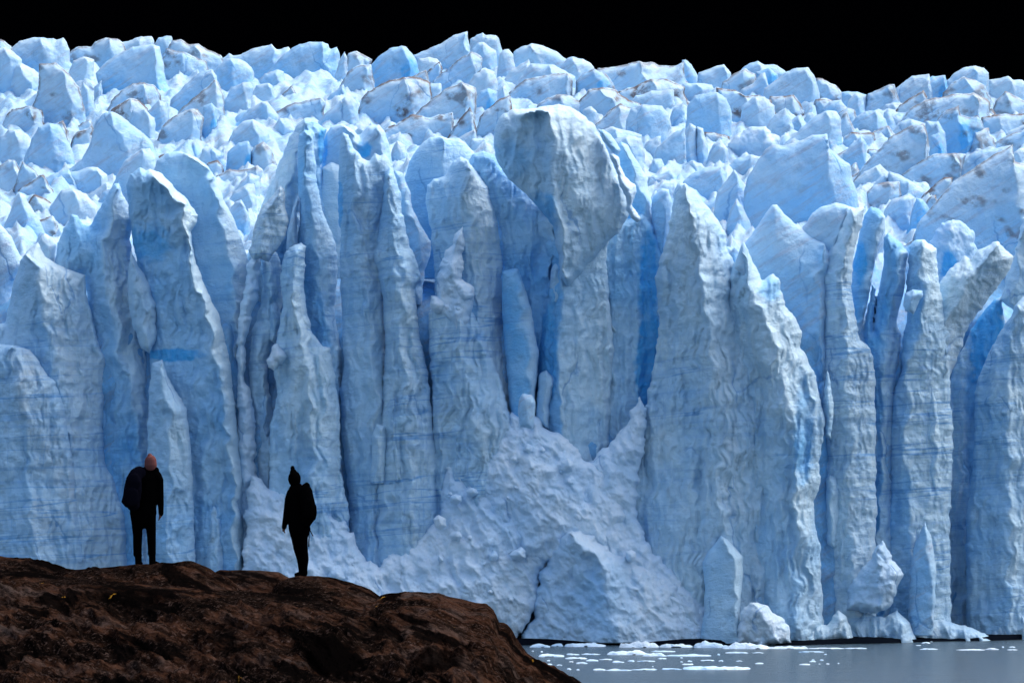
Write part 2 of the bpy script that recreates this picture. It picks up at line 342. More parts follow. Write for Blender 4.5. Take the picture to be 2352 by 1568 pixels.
for px_, py_, r_, lab in ((1005, 700, 20, 'upper left lump of the jammed ice blocks at centre'), (1030, 712, 17, 'lowest wedge of the jammed ice blocks at centre'), (1062, 672, 24, 'largest lump of the jammed ice blocks at centre'), (1055, 712, 16, 'right-hand cube of the jammed ice blocks at centre')):
    o = W('ice_block', 'ice block', lab, ' '.join(f'{px_ + r_ * (1 + .2 * math.sin(5 * a)) * math.cos(a):.0f},{py_ + r_ * 1.1 * math.sin(a + .3):.0f}' for a in [i * .785 for i in range(8)]), None, 396, 2.2, 'crumb', bl=.05, step=2.6)
    o['group'] = 'ice blocks jammed at the centre of the front'
W(S_, 'ice slab', 'crumbling rippled lower wall beneath the jammed ice blocks', '985,720 1000,690 1040,715 1075,700 1100,740 1120,800 1145,860 1165,930 1180,980 1190,1100 1190,1300 1000,1300 996,1000 993,900 985,800', '1050,740 1060,820 1080,900 1095,980 1105,1100 1105,1300', 398, 5, 'flute', bl=.15, br=.1, grey=.2)
W(T, 'ice tower', 'large blue sheet sloping right beneath the giant central serac', '1060,400 1085,352 1110,347 1135,355 1150,385 1175,400 1200,425 1235,450 1275,480 1290,510 1300,550 1296,562 1278,590 1270,620 1264,700 1270,760 1250,820 1240,900 1150,900 1150,620 1140,520 1100,440', '1270,485 1272,540 1262,620 1262,700 1262,800 1245,900', 405, 8, 'wall', bl=.45, br=.1, low=.9)
W('ice_tower', 'ice tower', 'turquoise square-topped column standing against the blue sheet at centre', '1152,640 1154,622 1170,618 1190,617 1198,640 1208,670 1220,710 1228,760 1237,800 1235,850 1230,900 1228,1050 1180,1050 1168,900 1160,800 1153,720', '1191,620 1198,700 1208,780 1218,900 1222,990', 399, 5, 'smooth', mat=M_WALL, bl=.65, br=.15)
W(T, 'ice tower', 'giant central serac, the tallest, with a sharp vertical rib below its snowy top', '1133,330 1134,300 1140,283 1155,262 1170,255 1182,251 1225,248 1250,245 1283,240 1305,245 1325,255 1345,268 1360,282 1372,300 1390,335 1405,370 1415,395 1432,420 1440,445 1448,470 1443,500 1420,535 1392,560 1378,580 1350,610 1320,650 1300,665 1285,640 1280,590 1270,520 1240,480 1200,440 1165,410 1140,370', '1205,262 1264,262 1270,330 1271,400 1274,440 1288,500 1296,560 1300,640', 399.5, 14, 'wall', bl=.30, br=.05, grey=.45, spots=[(1170, 370, 50, 60, .25), (1240, 500, 50, 70, .45)])
W(S_, 'ice slab', 'straight pale wall with a blue left side carrying the giant central serac', '1250,560 1280,520 1330,520 1400,530 1392,600 1397,640 1402,720 1410,800 1402,900 1395,1200 1250,1200 1240,1000 1238,850 1245,700 1262,620', '1290,530 1292,640 1288,760 1290,860 1285,1200', 401.5, 9, 'wall', bl=.6, br=.1, grey=.2, spots=[(1255, 810, 30, 130, .3)])
W(S_, 'ice slab', 'recessed blue wall with long cracks right of the giant central serac', '1365,560 1395,530 1430,505 1450,500 1475,490 1500,520 1525,600 1525,760 1510,860 1490,930 1480,1200 1290,1200 1290,860 1380,860', '1400,600 1405,760 1400,1200', 405, 3, 'wall', bl=.3, br=.42, spots=[(1500, 850, 45, 130, .7), (1490, 680, 26, 180, .35)])
W('ice_fin', 'ice fin', 'turquoise ribbon of ice peeling off the right edge of the giant serac', '1372,300 1385,298 1402,308 1415,325 1426,345 1420,356 1408,352 1395,335', '1385,303 1400,325 1418,348', 398, 2, 'smooth', bl=.5, br=.15, step=2.6)
W('ice_fin', 'ice fin', 'beaded crumbly ribbon down the right edge of the giant serac', '1398,350 1410,350 1424,372 1430,400 1446,418 1458,425 1462,445 1452,468 1470,500 1465,512 1450,500 1440,480 1432,440 1415,400', '1405,355 1420,400 1440,440 1455,500', 397, 3, 'crumb', bl=.25, br=.05, step=2.6)
W(S_, 'ice slab', 'smooth curved fin behind the beaded ribbon of the giant serac', '1400,420 1412,345 1425,325 1440,332 1455,355 1470,385 1485,405 1490,440 1502,480 1515,560 1522,640 1450,640 1430,520', '1432,330 1458,400 1480,470 1492,560 1500,640', 408, 6, 'smooth', mat=M_WALL, bl=.5, br=.2, low=.8)
W('ice_fin', 'ice fin', 'small blue fin left of the big central pyramid tip', '1495,480 1500,450 1520,432 1535,435 1545,470 1540,540 1520,600 1500,560', '1522,436 1525,500 1520,590', 406, 4, 'smooth', bl=.45, br=.2)
W(T, 'ice tower', 'huge fluted pyramid right of centre with blue layer lines and a grey tip', '1505,640 1515,600 1530,550 1542,500 1546,445 1560,420 1575,418 1595,440 1620,470 1645,500 1668,540 1672,570 1683,600 1700,640 1720,700 1770,760 1800,800 1830,900 1850,1100 1850,1300 1850,1540 1370,1540 1400,1250 1440,1120 1475,1040 1482,930 1500,850 1510,790 1514,720', '1572,425 1588,500 1600,600 1625,720 1640,850 1650,1000 1660,1200 1665,1540', 400, 13, 'flute', bl=.12, br=.2, grey=.6)
W(T, 'ice tower', 'stepped right shoulder of the huge pyramid ending in a knobbly turquoise crest', '1672,700 1680,620 1692,590 1700,570 1708,555 1720,580 1735,610 1750,645 1762,638 1775,628 1790,640 1797,680 1805,705 1830,730 1840,760 1838,800 1850,810 1870,850 1880,900 1895,960 1890,1020 1880,1060 1885,1110 1870,1150 1870,1200 1885,1260 1895,1540 1720,1540 1700,1200 1690,900', '1706,562 1715,640 1745,720 1775,800 1795,880 1815,980 1830,1100 1830,1300 1835,1540', 397, 8, 'flute', bl=.25, br=.12, grey=.35, spots=[(1770, 665, 30, 35, .45), (1845, 1000, 25, 140, .4)])
W('ice_spire', 'ice spire', 'little white horn on the stepped shoulder of the huge pyramid', '1688,615 1694,590 1702,562 1709,553 1716,570 1722,600 1730,630 1712,640', '1707,558 1708,600 1710,640', 394, 2, 'smooth', bl=.05, br=.1, step=2.6)
W(T, 'ice tower', 'pointed smooth sky-blue slab behind the shoulder of the huge pyramid', '1690,590 1720,545 1740,520 1758,490 1775,470 1785,470 1800,490 1825,512 1850,530 1890,555 1915,585 1915,640 1905,760 1895,900 1898,1000 1880,1050 1820,800 1780,700 1720,640', '1890,560 1880,640 1885,800 1893,1000', 406, 7, 'smooth', bl=.30, br=.15, low=.62)
W(T, 'ice tower', 'pitted grey-edged tower right of the pointed sky-blue slab', '1888,640 1900,585 1915,560 1932,520 1945,490 1960,478 1985,478 1980,520 1965,560 1958,620 1956,660 1962,720 1975,780 2000,800 2010,860 2015,1540 1893,1540 1905,1300 1890,1200 1897,1050 1885,900 1888,760', '1962,484 1940,570 1932,650 1945,800 1950,1000 1955,1540', 400, 8, 'pit', bl=.15, br=.05, grey=.5)
W(S_, 'ice slab', 'pale facet leaning left on top of the pitted grey-edged tower', '1820,560 1838,530 1865,490 1888,475 1920,465 1945,472 1965,478 1985,480 1950,540 1915,600 1880,580', '1945,476 1930,520 1915,590', 404, 4, 'smooth', bl=.25, br=.1)
W(T, 'ice tower', 'bulb-headed blue tower right of the pitted grey-edged tower', '1950,640 1965,580 1978,520 1985,495 2000,475 2020,480 2035,500 2033,530 2020,560 2010,600 2003,640 1992,700 1982,750 1978,790 2010,900 2010,1100 1950,1100', '2030,490 2015,550 2000,610 1990,680 1978,760', 404, 6, 'smooth', mat=M_WALL, bl=.75, br=.1, spots=[(1975, 600, 20, 60, .3)])
W(T, 'ice tower', 'hooked blue tower with a thin gap beside it and grey right edge', '2006,760 2012,700 2022,645 2030,610 2028,580 2030,545 2040,532 2055,548 2070,560 2086,580 2080,620 2078,660 2070,700 2060,740 2070,770 2065,830 2055,900 2050,1540 1995,1540 2000,900 1983,800 1980,775 1990,720 2003,650 2012,660 2010,700', '2075,575 2062,650 2050,720 2035,760 2030,850 2025,1000 2025,1540', 402, 7, 'wall', bl=.75, br=.15, grey=.2)
W(T, 'ice tower', 'dimpled white tower with blue left flank near the right', '2052,900 2068,860 2074,780 2084,720 2080,670 2084,620 2090,565 2105,550 2120,548 2150,570 2155,640 2165,700 2180,760 2182,900 2190,1000 2182,1200 2186,1540 2035,1540 2045,1000', '2118,555 2118,650 2115,740 2085,860 2085,1000 2090,1200 2100,1540', 398, 8, 'pit', bl=.5, br=.02)
W('ice_block', 'ice block', 'white cube capping a blue hole on the dimpled white tower', '2074,700 2078,672 2095,664 2118,668 2120,680 2108,700 2098,722 2080,715', '2098,668 2096,690 2090,718', 394, 2, 'smooth', bl=.05, br=.1, step=2.6)
W('ice_block', 'ice block', 'broken bright blue lumps behind the overhanging arch', '2130,640 2135,560 2150,525 2175,508 2200,504 2222,512 2240,545 2245,600 2200,660 2160,690', '2185,510 2180,560 2190,620 2180,670', 406, 5, 'crumb', bl=.4, br=.2, spots=[(2180, 610, 22, 40, .6)])
W('ice_block', 'ice block', 'pitted overhanging arch of dirty white ice near the right edge', '2145,800 2150,715 2158,650 2180,620 2205,600 2215,585 2230,600 2250,572 2290,555 2328,588 2322,615 2300,645 2262,700 2225,745 2210,790 2190,850 2165,900 2150,870', '2290,560 2250,620 2210,670 2175,740 2168,890', 397, 8, 'pit', bl=.05, br=0, grey=.7)
W(S_, 'ice slab', 'deep blue recessed wall in the cleft near the right edge', '2170,1540 2170,900 2190,850 2210,800 2240,740 2280,690 2300,680 2310,760 2270,900 2255,1540', None, 407, 1.5, 'wall', bl=.9, spots=[(2270, 760, 50, 130, .8), (2240, 1000, 30, 300, .35)], low=.5)
W(T, 'ice tower', 'faceted slab filling the lower right edge of the ice front', '2240,900 2248,865 2268,820 2298,760 2325,720 2340,690 2400,640 2420,1540 2222,1540 2218,1200 2232,1100 2238,1000', '2345,700 2322,780 2305,880 2318,950 2320,1540', 398, 8, 'wall', bl=.35, br=.15, grey=.3, low=.4)
W(S_, 'ice slab', 'dark grey crusted slab cut by the right photo edge', '2300,690 2310,640 2325,600 2338,560 2348,500 2420,440 2420,720 2330,715', '2350,510 2340,600 2330,700', 402, 4, 'pit', bl=.2, br=.05, grey=.7)
# lower apron: slumped face, rubble heaps, pinnacle
W(S_, 'ice slab', 'slumped dull blue face at the waterline below centre', '1185,1478 1212,1440 1230,1395 1235,1330 1258,1290 1280,1240 1310,1215 1335,1208 1380,1240 1450,1280 1530,1330 1600,1380 1640,1420 1690,1478', '1300,1220 1380,1300 1400,1400 1420,1478', 393.5, 7, 'heap', bl=.30, br=.16, grey=.5)
W('ice_heap', 'heap', 'big slope of crushed white ice between the hikers and the centre', '555,1540 560,1250 566,1150 578,1090 600,1100 622,1125 650,1092 690,1105 720,1140 760,1170 795,1200 840,1290 872,1300 905,1270 955,1240 985,1215 1010,1190 1020,1100 1035,1060 1090,1075 1110,1052 1135,1010 1180,1100 1260,1160 1300,1240 1260,1290 1235,1330 1230,1395 1200,1450 1170,1478 1100,1540', None, 398, 4, 'heap', bl=.03, br=.03, rim=22, lean=6.5, step=2.6)
W('ice_heap', 'heap', 'pyramid of crushed ice piled below the turquoise column', '1080,1090 1095,1060 1112,1045 1135,1000 1160,975 1178,950 1200,945 1235,955 1255,985 1285,1000 1312,1012 1335,1045 1350,1060 1400,1100 1440,1180 1400,1260 1330,1300 1200,1280 1120,1180', None, 398, 3.5, 'heap', bl=.08, br=.08, rim=20, lean=5, step=2.6)
W('ice_heap', 'heap', 'rubble ramp climbing to the left foot of the huge pyramid', '1300,1090 1350,1055 1400,1020 1430,985 1450,945 1470,915 1486,930 1482,1000 1472,1060 1462,1130 1465,1200 1500,1270 1560,1330 1620,1395 1690,1470 1640,1478 1540,1478 1460,1420 1400,1340 1340,1270 1290,1180', None, 398.5, 3, 'heap', bl=.15, br=.15, rim=20, lean=6, step=2.6)
W('ice_block', 'ice block', 'clean light block on top of the crushed ice pyramid', '1188,950 1192,915 1200,905 1222,906 1230,925 1228,960 1222,985 1195,980', '1205,910 1212,940 1215,980', 392, 3, 'smooth', bl=.25, br=.1, step=2.6)
W('ice_block', 'ice block', 'stacked broken blocks below the edge of the giant serac', '1230,975 1234,900 1240,855 1255,850 1272,870 1274,885 1262,930 1262,985', '1250,856 1252,900 1248,975', 398.5, 2, 'wall', bl=.4, br=.15, grey=.3, step=2.6)
W('ice_spire', 'ice spire', 'ghostly blue pinnacle standing free near the waterline', '1605,1478 1618,1400 1618,1330 1613,1290 1630,1262 1655,1230 1672,1240 1690,1258 1707,1280 1706,1330 1700,1400 1702,1478', '1660,1236 1688,1290 1690,1360 1690,1478', 391, 5, 'smooth', mat=M_WALL, bl=.35, br=.1)
W('ice_block', 'ice block', 'fresh white triangular block of calved ice at the waterline', '1688,1480 1700,1420 1708,1392 1720,1382 1745,1385 1770,1398 1800,1420 1812,1450 1820,1476 1760,1484', '1722,1386 1745,1410 1768,1440 1785,1482', 389, 5, 'crumb', bl=.02, br=0, grey=.3)
W('ice_block', 'ice block', 'rippled white boulder heap lodged below the bulb-headed blue tower', '1945,1400 1950,1345 1975,1310 2000,1282 2015,1255 2030,1240 2045,1270 2062,1300 2075,1318 2062,1350 2045,1392 2015,1408 1985,1405', '2025,1250 2010,1310 2040,1350 2010,1405', 393, 3.5, 'crumb', bl=.3, br=.2, grey=.3)
W(S_, 'ice slab', 'tall smooth-sided blade below the dimpled white tower', '2085,1460 2090,1300 2100,1250 2125,1198 2138,1230 2150,1300 2148,1380 2142,1460', '2126,1205 2138,1290 2140,1460', 392, 3, 'smooth', bl=.4, br=.15, grey=.5)
for i, (q, lab) in enumerate((
    ('1815,1482 1835,1455 1880,1428 1900,1436 1925,1400 1945,1415 1965,1480', 'low bulging ice foot just right of the white triangular block'),
    ('1940,1480 1955,1430 1990,1405 2030,1418 2060,1400 2090,1430 2110,1480', 'low bulging ice foot below the rippled boulder heap'),
    ('2090,1478 2110,1435 2150,1410 2190,1430 2235,1440 2280,1465 2300,1478', 'low bulging ice foot below the deep blue cleft'),
    ('2250,1476 2290,1430 2330,1400 2400,1390 2420,1476', 'low bulging ice foot at the right photo edge'),
    ('1420,1480 1440,1440 1460,1415 1480,1425 1490,1455 1500,1480', 'small powdery heap at the waterline left of the ghostly pinnacle'))):
    W('ice_mound', 'ice mound', lab, q, None, 394, 3, 'flute', bl=.25, grey=.5)

W(S_, 'ice slab', 'deep blue ice filling the cleft between the chimney-topped and grey-faced towers', '728,640 730,440 742,385 760,372 785,380 800,430 800,640', None, 409, 1.5, 'smooth', mat=M_WALL, bl=.75, low=1)

FL = (
 ('thin curved flake at the foot of the sharp-edged buttress', '892,1022 893,970 898,942 905,960 915,990 925,1030 930,1100 905,1120', '899,948 908,1000 915,1110', .1, .3),
 ('small square-topped block in the crack left of the sharp-edged buttress', '850,1110 856,1000 862,975 884,978 888,1020 884,1110', '870,980 872,1100', .3, .1),
 ('pointed flake with a blue left side high on the stepped shoulder', '1740,800 1743,762 1752,758 1770,768 1784,800 1790,835 1770,850 1748,845', '1768,772 1774,800 1770,845', .45, .1),
 ('long narrow flake hanging mid-height on the stepped shoulder', '1728,880 1738,850 1752,880 1760,905 1766,960 1760,1000 1748,985 1740,940', '1748,880 1752,930 1756,990', .3, .1),
 ('triangular pale facet in the middle of the huge pyramid', '1645,945 1650,890 1656,872 1672,905 1690,950 1694,985 1670,1000 1650,985', '1656,878 1664,930 1668,990', .35, .1),
 ('tall blue panel low on the right edge of the huge pyramid', '1832,1060 1836,940 1842,885 1856,900 1870,930 1874,1000 1870,1080 1850,1100', '1862,905 1866,990 1862,1090', .55, .2),
 ('club-shaped bulge on the narrow white column', '604,600 612,594 622,600 632,630 638,660 630,690 616,690 608,650', '618,600 622,640 620,685', .15, .05),
 ('teardrop bulge beside the blue slot left of centre', '618,700 630,690 642,705 648,730 640,760 632,790 620,780 616,740', '632,695 634,740 626,785', .3, .05),
 ('slim rib with a white cap low beside the huge pyramid', '1897,1100 1908,1090 1920,1096 1928,1130 1926,1200 1918,1260 1900,1250', '1912,1094 1914,1150 1908,1250', .25, .05),
 ('rounded nose of white ice low between two towers at right', '1922,1210 1932,1190 1948,1225 1950,1290 1944,1350 1928,1340 1920,1280', '1938,1200 1940,1260 1934,1345', .2, .0),
 ('snowy knob on the blue edge below the giant central serac', '1262,660 1264,620 1276,605 1290,612 1298,640 1292,690 1272,700', '1278,608 1282,650 1280,695', .1, .05),
 ('pale rib running down below the chin of the giant central serac', '1352,640 1358,590 1366,560 1376,590 1380,640 1388,690 1380,740 1366,740 1358,690', '1366,566 1370,640 1372,735', .1, .1),
 ('diagonal pale ledge on the wall below the giant central serac', '1350,720 1356,705 1372,702 1390,720 1408,745 1420,762 1408,772 1380,752 1360,742', '1362,708 1385,730 1412,764', .1, .2),
 ('flat square facet low on the rippled wall at centre', '1058,1010 1062,955 1070,948 1096,942 1100,980 1098,1030 1080,1050 1062,1040', '1092,946 1094,985 1088,1040', .1, .3),
 ('narrow upright flake between the pitted tower and the huge pyramid', '1888,930 1896,870 1902,850 1910,880 1914,950 1908,1010 1894,1000', '1903,856 1906,920 1902,1000', .35, .05),
 ('shallow buttress on the left flank of the faceted slab at right', '2236,1180 2246,1060 2262,1010 2280,1060 2290,1180 2292,1320 2270,1400 2244,1330', '2264,1016 2270,1120 2272,1380', .3, .15),
 ('long low flake on the dimpled white tower', '2118,980 2130,900 2142,870 2156,920 2166,1010 2164,1110 2146,1140 2124,1090', '2144,878 2150,960 2150,1130', .25, .05),
 ('pale fluke at the base of the shark fin slab', '470,1290 478,1200 490,1150 506,1190 516,1290 518,1400 490,1430 472,1380', '492,1156 500,1250 498,1420', .3, .1),
)
for lab, out, rg, l_, r_ in FL:
    yy_ = 403.5 if 'giant' in lab and 'knob' not in lab else 400.3 if 'bulge' in lab else 399.5 if 'knob' in lab else 399 if 'slim rib' in lab or 'rounded nose' in lab or 'shallow' in lab else 396.2
    W('ice_flake', 'ice flake', lab, out, rg, yy_, 3, 'wall', bl=l_, br=r_, step=2.4, back=3)
# angular chunks scattered over the crushed-ice slope
hp = pl('640,1200 720,1200 860,1330 960,1270 1030,1120 1110,1080 1180,990 1290,1030 1390,1090 1400,1200 1560,1380 1520,1430 1330,1250 1240,1330 1200,1440 1100,1440 900,1400 700,1300')
for i in range(30):
    while True:
        x_, y_ = rnd.uniform(620, 1640), rnd.uniform(960, 1460)
        if inside(np.array([x_]), np.array([y_]), hp)[0]: break
    r_ = rnd.choice((6, 7, 9, 11, 15, 20)); n_ = rnd.choice((5, 6, 7)); a0 = rnd.uniform(0, 6)
    out = ' '.join(f'{x_ + r_ * rnd.uniform(.75, 1.2) * math.cos(a0 + 6.283 * j / n_):.1f},{y_ + r_ * rnd.uniform(.7, 1.05) * math.sin(a0 + 6.283 * j / n_):.1f}' for j in range(n_))
    Yc = 398 - 3.2 - max(0, 6.5 * (y_ - 980) / 520)
    o = slab('ice_chunk', pl(out), [(x_ - r_ * .2, y_ - r_ * .5), (x_ + r_ * .2, y_ + r_ * .2)], Yc, r_ * .05, 'field', mat=M_SNOW, step=2.0, bl=rnd.uniform(0, .3), br=.05, rim=4, back=1.2)
    tag(o, 'small angular chunk of ice lying on the crushed-ice slope', 'ice chunk', 'small ice chunks on the crushed-ice slope')

# ------------------------------------------------------------------ glacier body: cliff core and crevassed surface behind it
def Yfield(y): return 415 * (900 / 415) ** ((600 - np.asarray(y, float)) / 490)
def skyline(x):
    return np.interp(x, [-300, 0, 200, 400, 520, 740, 860, 1060, 1180, 1250, 1400, 1560, 1740, 1850, 1980, 2080, 2240, 2352, 2600],
                     [120, 115, 105, 100, 140, 110, 150, 90, 110, 120, 165, 160, 160, 170, 225, 195, 165, 190, 190])
gx = np.linspace(-260, 2620, 420); gy = np.linspace(0, 1, 230)
U, V = np.meshgrid(gx, gy)
top = skyline(U) + 62
Ysc = np.where(V < .7, top + (600 - top) * V / .7, 600 + (V - .7) / .3 * 900)
Yd = np.where(V < .7, Yfield(Ysc), 415 - 7.5 * sstep(600, 720, Ysc) - (V - .7) / .3 * 2)
mp = Yd / F
n = fbm(U / 45, Ysc / 22, 3, 5) * 2.2 + ridged(U / 60 + Ysc / 90, Ysc / 40, 8, 3) * 3.0
d2, fc = cells(U / 50, Ysc / 34, 12)
n = n + fc * 3.0 - 2 + ridged((U + Ysc * 1.3) / 60, (Ysc - U * .3) / 110, 31, 3) * 1.3
X3 = (U - CX) * mp; Z3 = CAMZ + (HZ - Ysc) * mp
Z3 = Z3 + np.where(V < .7, n * .8 + 4 * mp, 0)
# the cliff core stands just behind the slabs and closes the grooves, deeper where the photo shows recesses
deep = np.maximum.reduce([5.5 * (1 - sstep(.6, 1.1, np.hypot((U - 1450) / 90, (Ysc - 780) / 270))), 7 * (1 - sstep(.7, 1.1, np.abs(U - 2230) / 95)), 4 * (1 - sstep(.6, 1.1, np.hypot((U - 600) / 60, (Ysc - 760) / 200))), 4 * (1 - sstep(.6, 1.1, np.hypot((U - 1240) / 60, (Ysc - 800) / 200)))])
core = sstep(640, 800, Ysc)
Y3 = Yd - np.where(V < .7, n * .6, n * .25 * (1 - core)) - core * (5.6 + 1.4 * fbm(U / 70, Ysc / 160, 40, 4) + 1.2 * (ridged(U / 40, Ysc / 260, 44, 3) - .5) - deep)
Y3 = Y3 + np.maximum(0, (U - 1850) / 500) * 20 * sstep(.4, .69, V)
# rear flank going down out of sight
Xr, Yr, Zr = X3[0:1] * 1.15, Y3[0:1] + 160, Z3[0:1] - 90
X3 = np.vstack([Xr, X3]); Y3 = np.vstack([Yr, Y3]); Z3 = np.vstack([Zr, Z3])
R_, C_ = X3.shape
ii = np.arange(R_ * C_).reshape(R_, C_)
fq = np.stack([ii[:-1, :-1], ii[1:, :-1], ii[1:, 1:], ii[:-1, 1:]], -1).reshape(-1, 4)
vv = np.stack([X3, Y3, Z3], -1).reshape(-1, 3)
bl_ = np.vstack([np.zeros((1, C_)), np.where(V < .7, .22, .65)]).ravel()
g = mesh_obj('glacier_terrain', vv, fq, M_FIELD, attrs={'blue': bl_, 'dirt': np.full(bl_.shape, .25), 'grey': np.zeros(bl_.shape)})
tag(g, 'crevassed white and blue glacier surface that the ice fins stand on', kind='structure')

